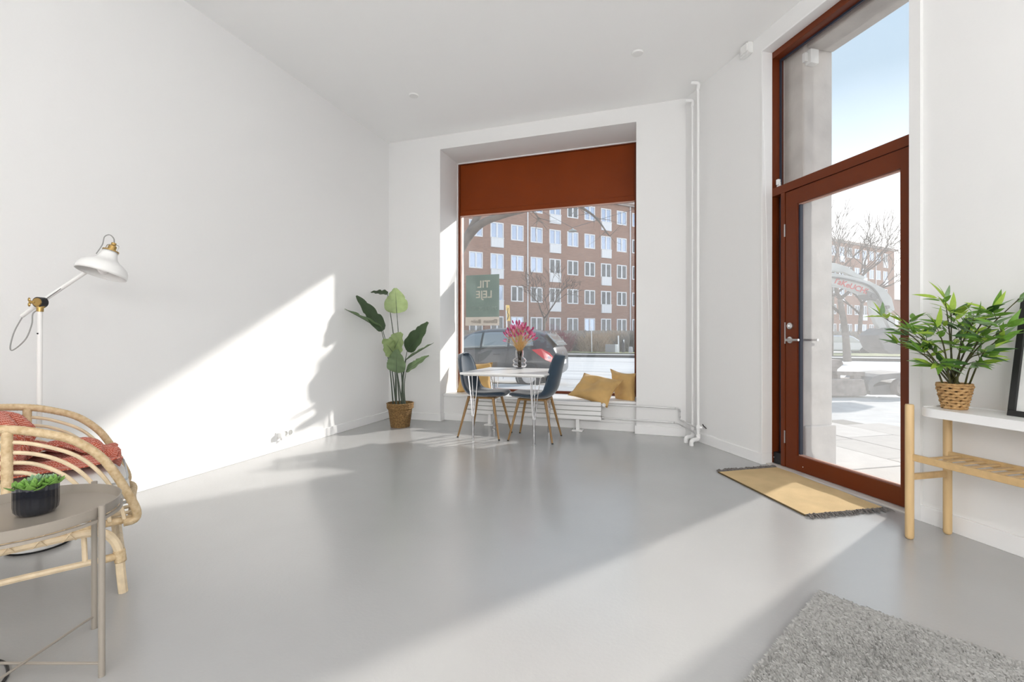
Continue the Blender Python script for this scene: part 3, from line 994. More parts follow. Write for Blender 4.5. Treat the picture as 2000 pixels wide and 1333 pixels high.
for i in range(4):
    z = 0.222 + i * 0.0165
    r = 0.143 + 0.001 * i
    pts = [(bp_.x + r * math.cos(a) + 0.002 * math.sin(a * 19 + i), bp_.y + r * math.sin(a) + 0.002 * math.cos(a * 15 + i), z + 0.0016 * math.sin(a * 28 + i * math.pi)) for a in [2 * math.pi * k / 52 for k in range(52)]]
    b.tube(pts, 0.0095, 6, closed=True)
b.build('folded_rim', M_sea, bask, smooth=True)
b = MB(); b.lathe([(0, 0), (0.095, 0), (0.095, 0.008), (0, 0.008)], bp_, 24)
b.build('base', M_sea, bask)
plant = thing('bird_of_paradise_plant', (bp_.x, bp_.y, 0.03), label='tall houseplant with large paddle leaves in the seagrass basket', cat='plant')
b = MB(); b.lathe([(0, 0.20), (0.09, 0.20), (0.128, 0.235), (0.07, 0.246), (0, 0.25)], (bp_.x, bp_.y, 0), 24)
b.build('soil', M_soil, plant, smooth=True)
def paddle(base, tip, width, facing, m, fold=0.25, droop=0.0, split=0, name='leaf', parent=plant, ru=18, rv=8, seed=1, tipcut=0.04):
    """leaf blade from base to tip; facing: direction the upper face looks to"""
    base, tip, facing = V(base), V(tip), V(facing)
    ln = (tip - base).length
    t = (tip - base).normalized()
    s = t.cross(facing).normalized()
    nr = s.cross(t).normalized()
    rn = random.Random(seed)
    notch = [(rn.uniform(0.35, 0.95), rn.choice((0, 1)), rn.uniform(0.1, 0.28)) for _ in range(split)]
    def wd(u):
        return (math.sin(math.pi * min(1.0, u ** 0.62 * 0.93 + 0.05)) ** 0.75) * width * 0.5
    b = MB()
    def f(u, v):
        q = (v - 0.5) * 2
        wv = wd(u)
        for (nu, sd, dp) in notch:
            if (q > 0) == (sd == 1) and abs(u - nu) < 0.03:
                wv *= 1 - dp * (1 - abs(u - nu) / 0.03)
        rip = 0.012 * math.sin(u * 21 + q * 2) * abs(q) * width * 3
        p = base + t * (u * ln) - nr * (droop * ln * u * u) + s * (q * wv) + nr * (fold * wv * abs(q) ** 1.3 + rip)
        return tuple(p)
    b.grid(f, ru, rv)
    lf = b.build(name, m, parent, smooth=True, angle=0)
    b = MB()
    b.tube([base + t * (u * ln * 0.97) - nr * (droop * ln * u * u) - nr * 0.001 for u in [k / 8 for k in range(9)]], [0.0042 * (1 - k / 10) for k in range(9)], 5)
    b.build('midrib', M_stem, lf, smooth=True)
    return lf
dq = 5.40
cf = -c2w(0, 1)            # towards the camera
LV = [  # base px, tip px, depth base, depth tip, width px, facing (right, fwd, up), material, fold, droop
    ((775, 612), (772, 563), 5.38, 5.36, 46, (0.05, -1, 0.1), M_leafl, 0.10, 0.0),
    ((757, 575), (724, 571), 5.46, 5.46, 26, (0.1, -0.45, 1), M_leafd, 0.25, 0.0),
    ((748, 646), (698, 577), 5.36, 5.18, 30, (0.75, -0.75, 0.25), M_leafd, 0.22, 0.05),
    ((745, 645), (675, 600), 5.40, 5.05, 24, (0.25, 0.25, 1), M_leafm, 0.35, 0.05),
    ((769, 684), (784, 651), 5.36, 5.24, 46, (-0.15, -0.9, 0.45), M_leafl, 0.12, 0.04),
    ((774, 728), (775, 683), 5.34, 5.24, 38, (0.0, -0.9, 0.3), M_leafm, 0.10, 0.02),
    ((795, 686), (835, 629), 5.42, 5.40, 38, (-0.45, -0.85, 0.25), M_leafd, 0.15, 0.02),
    ((793, 703), (846, 669), 5.36, 5.22, 22, (-0.3, -0.25, 1), M_leafm, 0.30, 0.02),
    ((793, 725), (837, 694), 5.34, 5.26, 24, (-0.2, -0.6, 0.7), M_leafm, 0.18, 0.02),
    ((768, 690), (750, 664), 5.34, 5.20, 36, (0.2, -0.8, 0.55), M_leafl, 0.15, 0.10),
]
for i, (pb, pt, db, dt, wpx, fc, m, fo, dr) in enumerate(LV):
    base, tip = P(pb[0], pb[1], db), P(pt[0], pt[1], dt)
    paddle(base, tip, wpx / FPX * db, c2w(fc[0], fc[1], fc[2]), m, fo, dr, split=5, seed=20 + i)
    ang = 2 * math.pi * i / len(LV) + 0.6
    foot = V((bp_.x + 0.045 * math.cos(ang), bp_.y + 0.035 * math.sin(ang), 0.24))
    foot += c2w((pb[0] - 775) / FPX * 5.4 * 0.35, 0)
    mid = foot.lerp(base, 0.55) + V((0, 0, 0.0)) + c2w(-(pb[0] - 775) / FPX * 5.4 * 0.16, 0)
    b = MB()
    pts = smooth_path([foot, mid, base], 6)
    b.tube(pts, [0.0085 - 0.005 * k / (len(pts) - 1) for k in range(len(pts))], 7)
    b.build('stem', M_stem, plant, smooth=True)

# ================================================================== floor lamp
M_lampw = mat('white_lamp_lacquer', (0.80, 0.80, 0.79, 1), 0.35)
M_lampin = mat('white_lamp_inside', (0.75, 0.75, 0.75, 1), 0.5)
M_brass = mat('brass', S(176, 146, 92), 0.22, 1.0)
M_cable = mat('grey_textile_cable', S(150, 150, 148), 0.8)
M_bulb = mat('opal_bulb', (0.85, 0.85, 0.85, 1), 0.2)
DL = 2.33
lb = c2w((76 - 1000) / FPX * DL, DL)
lamp = thing('floor_lamp', lb, label='white floor lamp with brass joints and a bell shade bent to the right', cat='lamp')
b = MB(); b.lathe([(0, 0.004), (0.112, 0.004), (0.12, 0.010), (0.12, 0.020), (0.112, 0.027), (0.03, 0.032), (0.014, 0.045), (0, 0.045)], lb, 40)
b.build('base', M_lampw, lamp, smooth=True)
b = MB(); b.lathe([(0, 0), (0.121, 0), (0.121, 0.005), (0, 0.005)], lb, 40)
b.build('base_rubber', M_black, lamp)
pt_ = P(78, 606, DL)
b = MB(); b.tube([(lb.x, lb.y, 0.03), tuple(pt_)], 0.0108, 16)
b.build('pole', M_lampw, lamp, smooth=True)
b = MB(); q = P(78.5, 652, DL); b.ell(q + cf * 0.013, (0.004, 0.004, 0.004), 8, 6)
b.build('pole_screw', M_black, lamp)
jn = P(79, 591, DL)
b = MB(); b.cyl(P(78, 609, DL), P(78.5, 600, DL), 0.014, 0.014, 16); b.cyl(P(78.5, 601, DL), P(79, 597, DL), 0.019, 0.017, 16)
b.build('collar', M_brass, lamp, smooth=True)
b = MB()
rt = c2w(1, 0)
b.cyl(jn - rt * 0.0 + cf * 0.016, jn - cf * 0.016, 0.026, 0.026, 20)
b.build('joint', M_black, lamp, smooth=True)
b = MB()
b.cyl(jn + cf * 0.016, jn + cf * 0.020, 0.022, 0.020, 18)
wn = jn - rt * 0.022 + cf * 0.02
b.cyl(jn - rt * 0.012 + cf * 0.012, wn - rt * 0.012, 0.010, 0.007, 12)
b.ell(wn - rt * 0.014 + V((0, 0, 0.012)), (0.008, 0.005, 0.011), 10, 6); b.ell(wn - rt * 0.014 - V((0, 0, 0.012)), (0.008, 0.005, 0.011), 10, 6)
b.build('wing_nut', M_brass, lamp, smooth=True)
back = DL + 0.03
shade_c = P(197, 536, DL + 0.03)              # centre of the rim
axis_px = (P(217, 489, DL + 0.066) - shade_c).normalized()
arm_a, arm_b = P(43, 618, back), P(205, 507, back + 0.10)
b = MB(); b.tube([arm_a, P(79, 591, back), arm_b], 0.0095, 12)
b.build('arm', M_lampw, lamp, smooth=True)
b = MB(); b.tube([P(84, 588.5, back - 0.008), P(119, 564, back + 0.016)], 0.0013, 6)
b.build('arm_slot', M_black, lamp)
b = MB()
pr = [(0.104, 0.0), (0.105, 0.012), (0.102, 0.030), (0.092, 0.048), (0.074, 0.062), (0.054, 0.074), (0.040, 0.090), (0.032, 0.112), (0.030, 0.128)]
b.lathe(pr, shade_c, 40, axis=axis_px)
b.f = [q for q in b.f if len(q) == 4]; b.m = b.m[:len(b.f)]
inner = MB()
sh = b.build('shade', M_lampw, lamp, smooth=True, angle=60, solid=0.003)
b = MB(); b.ell(shade_c + axis_px * 0.035, (0.026, 0.026, 0.034), 16, 10)
b.build('bulb', M_bulb, lamp, smooth=True)
b = MB(); b.lathe([(0, 0.128), (0.035, 0.128), (0.035, 0.134), (0.026, 0.135), (0.0, 0.135)], shade_c, 24, axis=axis_px)
cap = b.build('cap_ring', M_brass, lamp, smooth=True)
b = MB(); b.lathe([(0, 0.135), (0.018, 0.135), (0.018, 0.158), (0.011, 0.164), (0.011, 0.176), (0, 0.178)], shade_c, 18, axis=axis_px)
b.build('lamp_holder', M_brass, lamp, smooth=True)
b = MB()
sx_ = axis_px.cross(cf).normalized()
for sg in (-1, 1):
    o_ = shade_c + sx_ * (0.031 * sg)
    b.tube(smooth_path([o_ + axis_px * 0.134, o_ + axis_px * 0.160, o_ - sx_ * 0.012 * sg + axis_px * 0.167, o_ - sx_ * 0.028 * sg + axis_px * 0.167], 4), 0.002, 6)
b.build('wire_cage', M_chrome, lamp, smooth=True)
top_ = shade_c + axis_px * 0.178
b = MB(); b.tube(smooth_path([top_, P(222, 466, DL + .06), P(214, 459, DL + .06), P(204, 463, DL + .05), P(200, 478, DL + .04), P(188, 496, DL + .04)], 6), 0.0028, 6)
b.build('cable', M_cable, lamp, smooth=True)
b = MB(); b.tube(smooth_path([P(73, 606, DL), P(64, 614, DL - .02), P(62, 634, DL - .03), P(50, 663, DL - .04), P(26, 684, DL - .04), P(20, 678, DL - .03), P(28, 648, DL), P(44, 619, back)], 6), 0.0030, 6)
b.build('cable', M_cable, lamp, smooth=True)

# ================================================================== rattan armchair
M_rattan = mat('peeled_rattan', S(222, 202, 170), 0.55, vary=0.12, vscale=25)
M_wrap = mat('rattan_wrapping', S(218, 196, 160), 0.6, c2=S(190, 162, 122), vscale=60, stretch=(1, 1, 1), bump=0.3, bscale=120)
M_padw = mat('off_white_pad_cloth', S(236, 234, 230), 0.9, bump=0.05, bscale=300)
CO = c2w(-1.594, 1.90)
CF = c2w(0.7413, 0.6712); CS = c2w(-0.6712, 0.7413)
CW = 0.66
chr_ = thing('rattan_armchair', CO + CS * 0.33 - CF * 0.33, label='natural rattan lounge armchair with rounded wrapped arms', cat='armchair')
def Q(f, s, z): return CO + CF * f + CS * s + V((0, 0, z))
def wrapped(path, r, name='wrapped_rail', n=9, step=0.012, seg=10, closed=False):
    """tube whose surface shows the turns of the wrapping"""
    pts = smooth_path(path, n, closed)
    L = [0]
    for a, c_ in zip(pts, pts[1:]): L.append(L[-1] + (c_ - a).length)
    tot = L[-1]
    k = max(4, int(tot / (step / 2)))
    res, rs = [], []
    j = 0
    for i in range(k + 1):
        x = tot * i / k
        while j < len(L) - 2 and L[j + 1] < x: j += 1
        u = (x - L[j]) / max(1e-6, L[j + 1] - L[j])
        res.append(pts[j].lerp(pts[j + 1], u))
        rs.append(r * (1.0 if i % 2 else 0.95))
    b = MB(); b.tube(res, rs, seg)
    return b.build(name, M_wrap, chr_, smooth=True, angle=0)
def rod(path, r, name, n=6, m=None):
    b = MB(); b.tube(smooth_path(path, n), r, 8)
    return b.build(name, m or M_rattan, chr_, smooth=True)
arm_pts = [(-0.62, 0.70), (-0.47, 0.722), (-0.322, 0.713), (-0.21, 0.679), (-0.139, 0.641), (-0.072, 0.573), (-0.025, 0.492), (0.015, 0.40), (0.042, 0.325), (0.036, 0.290), (0.0, 0.285)]
rods = [[(-0.60, 0.655), (-0.45, 0.672), (-0.309, 0.665), (-0.21, 0.63), (-0.124, 0.572), (-0.056, 0.478), (-0.010, 0.36), (0.004, 0.297)],
        [(-0.60, 0.615), (-0.45, 0.634), (-0.309, 0.627), (-0.223, 0.599), (-0.153, 0.548), (-0.102, 0.481), (-0.055, 0.38), (-0.042, 0.30)],
        [(-0.60, 0.58), (-0.45, 0.596), (-0.309, 0.59), (-0.237, 0.567), (-0.168, 0.511), (-0.122, 0.440), (-0.095, 0.36), (-0.085, 0.30)],
        [(-0.60, 0.545), (-0.45, 0.56), (-0.309, 0.554), (-0.250, 0.530), (-0.19, 0.470), (-0.155, 0.40), (-0.135, 0.30)],
        [(-0.60, 0.50), (-0.45, 0.515), (-0.309, 0.508), (-0.25, 0.47), (-0.215, 0.40), (-0.20, 0.30)]]
for s in (0.0, CW):
    sg = -0.02 if s == 0 else 0.02
    wrapped([Q(f, s + sg * (z - 0.28) / 0.4, z) for f, z in arm_pts], 0.0165, 'arm')
    for rd in rods:
        rod([Q(f, s + sg * (z - 0.28) / 0.4, z) for f, z in rd], 0.0072, 'arm_rod')
    wrapped([Q(-0.322, s + sg, 0.29), Q(-0.322, s + sg, 0.50), Q(-0.322, s + sg, 0.705)], 0.0165, 'arm_post')
    # legs: one bent cane down at the front, under the seat, down at the rear
    pth = [(0.0, 0.0), (-0.008, 0.09), (-0.012, 0.155), (-0.025, 0.211), (-0.056, 0.255), (-0.105, 0.272), (-0.182, 0.274), (-0.45, 0.268), (-0.56, 0.25), (-0.60, 0.19), (-0.62, 0.0)]
    rod([Q(f, s, z) for f, z in pth], 0.0165, 'leg_frame', n=5)
    rod([Q(-0.002, s, 0.152), Q(-0.341, s, 0.158), Q(-0.61, s, 0.15)], 0.012, 'stretcher')
    wrapped([Q(-0.008, s, 0.128), Q(-0.013, s, 0.178)], 0.0205, 'binding', n=3)
    wrapped([Q(-0.020, s, 0.153), Q(-0.060, s, 0.153)], 0.0155, 'binding', n=3)
    rod([Q(-0.12, s + (0.03 if s == 0 else -0.03), 0.28), Q(-0.115, s, 0.155)], 0.009, 'strut', n=2)
    for f in (-0.08, -0.16, -0.24, -0.32, -0.40, -0.48):
        b = MB()
        for a0 in (0, 1):
            b.tube([Q(f + (0.02 if a0 else -0.02) * math.cos(x), s + 0.022 * math.sin(x), 0.288 + 0.030 * math.cos(x)) for x in [2 * math.pi * k / 14 for k in range(14)]], 0.0028, 5, closed=True)
        b.build('lashing', M_rattan, chr_, smooth=True)
# seat frame and backrest
seat_loop = [Q(0.03, 0.02, 0.29), Q(0.045, CW / 2, 0.29), Q(0.03, CW - 0.02, 0.29), Q(-0.3, CW, 0.295), Q(-0.60, CW - 0.04, 0.295), Q(-0.66, CW / 2, 0.295), Q(-0.60, 0.04, 0.295), Q(-0.3, 0.0, 0.295)]
wrapped(seat_loop + [seat_loop[0]], 0.0155, 'seat_frame')
for k in range(7):
    s = 0.08 + k * (CW - 0.16) / 6
    rod([Q(0.03, s, 0.30), Q(-0.3, s, 0.297), Q(-0.64, s, 0.30)], 0.0075, 'seat_slat', n=2)
back_loop = [Q(-0.60, -0.0, 0.30), Q(-0.66, -0.02, 0.55), Q(-0.62, -0.02, 0.70), Q(-0.74, 0.10, 0.80), Q(-0.79, CW / 2, 0.85), Q(-0.74, CW - 0.10, 0.80), Q(-0.62, CW + 0.02, 0.70), Q(-0.66, CW + 0.02, 0.55), Q(-0.60, CW, 0.30)]
wrapped(back_loop, 0.0165, 'back_frame')
for k in range(8):
    s = 0.07 + k * (CW - 0.14) / 7
    h = 0.80 + 0.05 * math.sin(math.pi * k / 7)
    rod([Q(-0.64, s, 0.30), Q(-0.70, s, 0.55), Q(-0.77, s, h)], 0.0075, 'back_rod', n=3)
rod([Q(-0.005, 0.0, 0.152), Q(0.0, CW, 0.152)], 0.012, 'stretcher', n=2)
# seat pad
b = MB()
def padf(sd):
    def f(u, v):
        x, y = u * 2 - 1, v * 2 - 1
        m_ = (max(abs(x), abs(y))) ** 1
        rr_ = 1 - 0.05 * (abs(x) * abs(y)) ** 4
        h = ((1 - x ** 10) * (1 - y ** 10)) ** 0.5
        return tuple(Q(-0.31 + 0.34 * x * rr_, CW / 2 + 0.31 * y * rr_, 0.392 + sd * 0.060 * h))
    return f
b.grid(padf(1), 26, 26); b.grid(padf(-1), 26, 26)
pad = thing('seat_pad', Q(-0.31, CW / 2, 0.305), label='off-white seat pad lying in the rattan armchair', cat='seat cushion')
b.build('cover', M_padw, pad, smooth=True, angle=60)
b = MB()
for zz in (0.440, 0.344):
    lp = []
    for k in range(48):
        a = 2 * math.pi * k / 48
        cx_, sy_ = math.cos(a), math.sin(a)
        e_ = (abs(cx_) ** 8 + abs(sy_) ** 8) ** (-1 / 8)
        lp.append(Q(-0.31 + 0.331 * cx_ * e_, CW / 2 + 0.302 * sy_ * e_, zz))
    b.tube(lp, 0.004, 6, closed=True)
b.build('piping', mat('grey_piping', S(190, 194, 196), 0.8), pad, smooth=True)
# throw blanket: draped over the back and lying in folds across the seat
M_throw = weave_mat('terracotta_weave', S(184, 88, 66), S(228, 172, 156), 900)
th = thing('throw_blanket', Q(-0.35, CW / 2, 0.40), label='terracotta woven throw draped over the back and seat of the armchair', cat='blanket')
def drape(path, s0, s1, amp, seed, nu=70, nv=46, lift=None):
    pts = smooth_path(path, 10)
    n = len(pts) - 1
    def f(u, v):
        i = u * n; k = min(int(i), n - 1)
        p = V(pts[k]).lerp(V(pts[k + 1]), i - k)
        t = (V(pts[min(k + 1, n)]) - V(pts[k]))
        nr = V((-t.z, 0, t.x)); nr = nr.normalized() if nr.length > 1e-6 else V((0, 0, 1))
        if nr.z < 0: nr = -nr
        s = s0 + (s1 - s0) * v + 0.025 * math.sin(u * 9 + seed)
        w_ = noise.noise(V((u * 3.0 + seed, v * 4.5, seed))) * amp + noise.noise(V((u * 7 + seed, v * 7, 2.0))) * amp * 0.22
        rdg = amp * 0.8 * abs(math.sin(u * 8 + v * 5 + seed)) ** 3
        h = max(0.0, 0.4 * amp + w_ + rdg)
        q = p + nr * h
        return tuple(Q(q.x, s, q.z))
    b = MB(); b.grid(f, nu, nv)
    return b
d1 = drape([(-0.86, 0, 0.60), (-0.83, 0, 0.84), (-0.77, 0, 0.885), (-0.70, 0, 0.80), (-0.62, 0, 0.60), (-0.54, 0, 0.50), (-0.40, 0, 0.46), (-0.2, 0, 0.46), (-0.05, 0, 0.457), (0.0, 0, 0.450)], 0.24, 0.60, 0.040, 3.3)
d1.build('cloth', M_throw, th, smooth=True, angle=0, solid=0.006)
d2 = drape([(-0.36, 0, 0.48), (-0.30, 0, 0.52), (-0.2, 0, 0.52), (-0.12, 0, 0.505), (-0.06, 0, 0.48), (-0.02, 0, 0.460)], 0.38, 0.62, 0.035, 8.1, 40, 30)
d2.build('fold', M_throw, th, smooth=True, angle=0, solid=0.006)
d3 = drape([(-0.68, 0, 0.70), (-0.60, 0, 0.715), (-0.50, 0, 0.72), (-0.42, 0, 0.69), (-0.37, 0, 0.63), (-0.35, 0, 0.56), (-0.35, 0, 0.47)], 0.20, 0.50, 0.05, 5.2, 40, 30)
d3.build('fold', M_throw, th, smooth=True, angle=0, solid=0.006)

# ================================================================== tray table with succulent
M_taupe = mat('taupe_metal_lacquer', S(150, 142, 132), 0.35)
TC = c2w(-1.50, 1.43)
st = thing('tray_table', TC, label='round taupe metal tray table in front of the rattan armchair', cat='side table')
b = MB(); b.lathe([(0, 0.488), (0.217, 0.488), (0.222, 0.490), (0.2265, 0.522), (0.2245, 0.523), (0.2195, 0.494), (0.215, 0.4915), (0, 0.4915)], TC, 64)
b.build('tray', M_taupe, st, smooth=True)
L4 = [c2w(-1.50 + 0.234, 1.43), c2w(-1.50, 1.43 + 0.234), c2w(-1.50 - 0.234, 1.43), c2w(-1.50, 1.43 - 0.234)]
for q in L4:
    b = MB(); b.tube([(q.x, q.y, 0.0), (q.x, q.y, 0.528)], 0.0088, 14)
    b.build('leg', M_taupe, st, smooth=True)
b = MB(); b.lathe([(0.222, 0.478), (0.230, 0.478), (0.230, 0.487), (0.222, 0.487)], TC, 64, close=True)
b.build('support_ring', M_taupe, st, smooth=True)
for i in range(2):
    b = MB(); b.tube([(L4[i].x, L4[i].y, 0.040 + 0.006 * i), (L4[i + 2].x, L4[i + 2].y, 0.040 + 0.006 * i)], 0.0042, 8)
    b.build('cross_bar', M_taupe, st, smooth=True)
sp_ = G(71, 1003, 0.4915)
M_pot = mat('black_ribbed_glass', (0.008, 0.010, 0.016, 1), 0.06, spec=0.8, coat=0.6)
pot = thing('ribbed_glass_pot', (sp_.x, sp_.y, 0.4915), label='small black ribbed glass pot on the tray table', cat='pot')
b = MB()
prof = [(0.0, 0.0), (0.034, 0.0), (0.044, 0.004), (0.051, 0.015), (0.053, 0.03), (0.053, 0.092), (0.0495, 0.092), (0.047, 0.03), (0.036, 0.014), (0, 0.014)]
seg = 96
vs, fs = [], []
for (r, h) in prof:
    for k in range(seg):
        a = 2 * math.pi * k / seg
        rr = r * (1 + (0.012 * (1 if (k // 2) % 2 else -1) if r > 0.0505 else 0))
        vs.append((sp_.x + rr * math.cos(a), sp_.y + rr * math.sin(a), 0.4915 + h))
for i in range(len(prof) - 1):
    for k in range(seg):
        k2 = (k + 1) % seg
        fs.append((i * seg + k, i * seg + k2, (i + 1) * seg + k2, (i + 1) * seg + k))
b.add(vs, fs)
b.build('vessel', M_pot, pot, smooth=True, angle=50)
suc = thing('succulent', (sp_.x, sp_.y, 0.505), label='green succulent rosettes in the black ribbed pot', cat='plant')
b = MB(); b.lathe([(0, 0.06), (0.047, 0.06), (0.044, 0.078), (0, 0.082)], (sp_.x, sp_.y, 0.4915), 24); b.build('soil', M_soil, suc)
M_suc = leaf_mat('succulent_green', S(128, 172, 84), rough=0.5, tl=0.1)
M_suc2 = leaf_mat('succulent_grey_green', S(150, 184, 146), rough=0.5, tl=0.1)
def succ_leaf(ln, wd, m):
    b = MB()
    def f(sd):
        def g(u, v):
            q = (v - 0.5) * 2
            w_ = wd * (math.sin(math.pi * min(1, u ** 0.75 * 0.96 + 0.03)) ** 0.65)
            hgt = (0.22 * wd * (1 - q * q) * math.sin(math.pi * (u * 0.92 + 0.04))) * sd
            return (u * ln, q * w_, hgt + 0.35 * u * u * ln + 0.12 * abs(q) * w_)
        return g
    b.grid(f(0.4), 8, 6); b.grid(f(-1), 8, 6)
    return b.build('leaf', m, suc, smooth=True, angle=0, local=True)
s1, s2 = succ_leaf(0.048, 0.014, M_suc), succ_leaf(0.040, 0.012, M_suc2)
first = {0: True, 1: True}
ros = [(0.026, -0.036, 0.080, 0, 1.05), (-0.030, -0.030, 0.078, 0, 1.0), (0.042, 0.022, 0.082, 0, 1.0), (-0.004, 0.006, 0.094, 1, 0.95), (-0.042, 0.028, 0.086, 1, 0.85), (0.014, 0.044, 0.088, 1, 0.9)]
rr_ = random.Random(5)
for (x, y, z, kind, sc) in ros:
    o_ = c2w(x * 0.72, y * 0.72)
    for ring, (nl, el, s_) in enumerate(((7, 8, 1.0), (6, 32, 0.8), (4, 58, 0.55))):
        for k in range(nl):
            src = (s1, s2)[kind]
            if first[kind]: o = src; first[kind] = False
            else: o = clone(src, suc)
            o.location = (o_.x, o_.y, z - 0.0135 + 0.004 * ring)
            o.rotation_euler = (0, -R(el + rr_.uniform(-6, 6)), 2 * math.pi * k / nl + ring * 0.5 + x * 40)
            o.scale = (sc * s_ * 0.86, sc * s_ * 0.95, sc * s_ * 0.9)
# black cord on the floor under the tray table
b = MB()
b.tube(smooth_path([G(-60, 1300, .004), G(-20, 1290, .004), G(4, 1293, .004), G(14, 1304, .004), G(13, 1322, .004), G(-10, 1345, .004), G(-60, 1350, .004)], 8), 0.0042, 8)
tag(b.build('extension_cable', M_black, smooth=True), 'black cable lying in a loop on the floor under the tray table', 'cable')
# ================================================================== plant stand by the door
M_oak = mat('bamboo_wood', S(206, 176, 130), 0.42, vary=0.10, vscale=40, stretch=(1, 1, 0.12))
M_oakx = mat('bamboo_wood_rail', S(200, 168, 120), 0.42, vary=0.10, vscale=30)
M_lacq = mat('white_tray_lacquer', (0.83, 0.83, 0.83, 1), 0.3)
ST0, ST1 = 1.368, 2.50
stand = thing('plant_stand', W((ST0 + ST1) / 2, -0.175), DROT, label='bamboo plant stand with white top and slatted shelf right of the door', cat='plant stand')
for t_ in (ST0, ST1):
    for dp in (-0.305, -0.047):
        b = MB(); c0 = W(t_, dp)
        b.lathe([(0, 0), (0.011, 0), (0.0175, 0.006), (0.019, 0.016), (0.019, 0.690), (0.017, 0.697), (0, 0.697)], c0, 20)
        b.build('leg', M_oak, stand, smooth=True, angle=60)
    b = MB(); b.xf = DX; b.box(t_ - 0.009, -0.29, 0.305, t_ + 0.009, -0.06, 0.337)
    b.build('side_rail', M_oakx, stand, bevel=0.003)
# white top with rounded ends
def rrect(x0, y0, x1, y1, r, n=8):
    pts = []
    for cx_, cy_, a0 in ((x1 - r, y0 + r, -90), (x1 - r, y1 - r, 0), (x0 + r, y1 - r, 90), (x0 + r, y0 + r, 180)):
        for k in range(n + 1):
            a = R(a0 + 90 * k / n); pts.append((cx_ + r * math.cos(a), cy_ + r * math.sin(a)))
    return pts
b = MB(); b.xf = DX
o_ = rrect(ST0 + 0.02, -0.318, ST1 - 0.02, -0.030, 0.10)
i_ = rrect(ST0 + 0.026, -0.312, ST1 - 0.026, -0.036, 0.094)
n = len(o_)
vs = [(x, y, 0.648) for x, y in o_] + [(x, y, 0.690) for x, y in o_] + [(x, y, 0.690) for x, y in i_] + [(x, y, 0.684) for x, y in i_]
fs = [tuple(reversed(range(n))), tuple(range(3 * n, 4 * n))]
for L_ in range(3):
    fs += [(L_ * n + k, L_ * n + (k + 1) % n, (L_ + 1) * n + (k + 1) % n, (L_ + 1) * n + k) for k in range(n)]
b.add(vs, fs)
b.build('tray_top', M_lacq, stand, smooth=True, angle=40)
for dp, nm in ((-0.300, 'shelf_rail'), (-0.052, 'shelf_rail')):
    b = MB(); b.xf = DX; b.box(ST0 - 0.0, dp - 0.010, 0.408, ST1, dp + 0.010, 0.442)
    b.build(nm, M_oakx, stand, bevel=0.003)
k = 0
t_ = ST0 + 0.05
while t_ < ST1 - 0.03:
    b = MB(); b.xf = DX; b.box(t_, -0.29, 0.424, t_ + 0.024, -0.062, 0.432)
    b.build('slat', M_oakx, stand, bevel=0.003)
    t_ += 0.054
# ------------------------------------------------------------------ woven basket
M_hyac = mat('water_hyacinth_weave', S(196, 160, 112), 0.85, c2=S(156, 118, 72), vscale=70, bump=0.4, bscale=160)
bb = V((1.325, 2.832, 0.684)); bb = G(1864, 799, 0.684)
wb = thing('hyacinth_basket', bb, label='small woven basket standing on the white plant stand', cat='basket')
rows, nst = 8, 18
b = MB()
for i in range(rows):
    z = 0.009 + i * 0.0150
    r = 0.043 + 0.021 * (i / (rows - 1))
    pts = []
    for k in range(nst * 4):
        a = 2 * math.pi * k / (nst * 4)
        wv = math.cos(a * nst / 2 * 1.0 + math.pi * i)
        pts.append(bb + V(((r + 0.0032 * wv) * math.cos(a), (r + 0.0032 * wv) * math.sin(a), z + 0.003 * math.sin(a * nst / 2 + math.pi * i))))
    b.tube(pts, 0.0080, 6, closed=True)
b.build('woven_wall', M_hyac, wb, smooth=True, angle=0)
for k in range(nst):
    a = 2 * math.pi * k / nst
    b = MB(); b.tube([bb + V((0.041 * math.cos(a), 0.041 * math.sin(a), 0.004)), bb + V((0.063 * math.cos(a), 0.063 * math.sin(a), 0.122))], 0.003, 5)
    b.build('stake', M_hyac, wb)
b = MB(); b.tube([bb + V((0.066 * math.cos(a), 0.066 * math.sin(a), 0.125)) for a in [2 * math.pi * k / 40 for k in range(40)]], 0.006, 6, closed=True)
b.build('rim', M_hyac, wb, smooth=True)
b = MB(); b.lathe([(0, 0), (0.043, 0), (0.043, 0.006), (0, 0.006)], bb, 24); b.build('base', M_hyac, wb)
# ------------------------------------------------------------------ bamboo plant
M_cane = mat('bamboo_cane', S(84, 86, 44), 0.5, c2=S(52, 46, 30), vscale=20)
M_bl = [leaf_mat('bamboo_leaf_green', S(104, 146, 56), tl=0.3), leaf_mat('bamboo_leaf_bright', S(158, 186, 74), tl=0.35), leaf_mat('bamboo_leaf_dark', S(58, 92, 44), tl=0.2), leaf_mat('bamboo_leaf_grey', S(122, 150, 108), tl=0.2)]
bam = thing('potted_bamboo', (bb.x, bb.y, bb.z + 0.02), label='leafy artificial bamboo plant in the small basket on the stand', cat='plant')
b = MB(); b.lathe([(0, 0.08), (0.042, 0.08), (0.058, 0.112), (0.03, 0.117), (0, 0.119)], bb, 24); b.build('soil', M_soil, bam, smooth=True)
def blade():
    b = MB()
    def f(u, v):
        q = (v - 0.5) * 2
        w_ = 0.5 * (math.sin(math.pi * (u ** 0.6)) ** 0.9 if 0 < u < 1 else 0)
        return (u, q * w_ * 0.25, -0.16 * u * u + 0.10 * abs(q) * w_ * 0.5)
    b.grid(f, 6, 2)
    return b
protos = [blade().build('leaf', m, bam, smooth=True, angle=0, local=True) for m in M_bl]
usedp = [False] * 4
rb = random.Random(11)
dB = 2.25
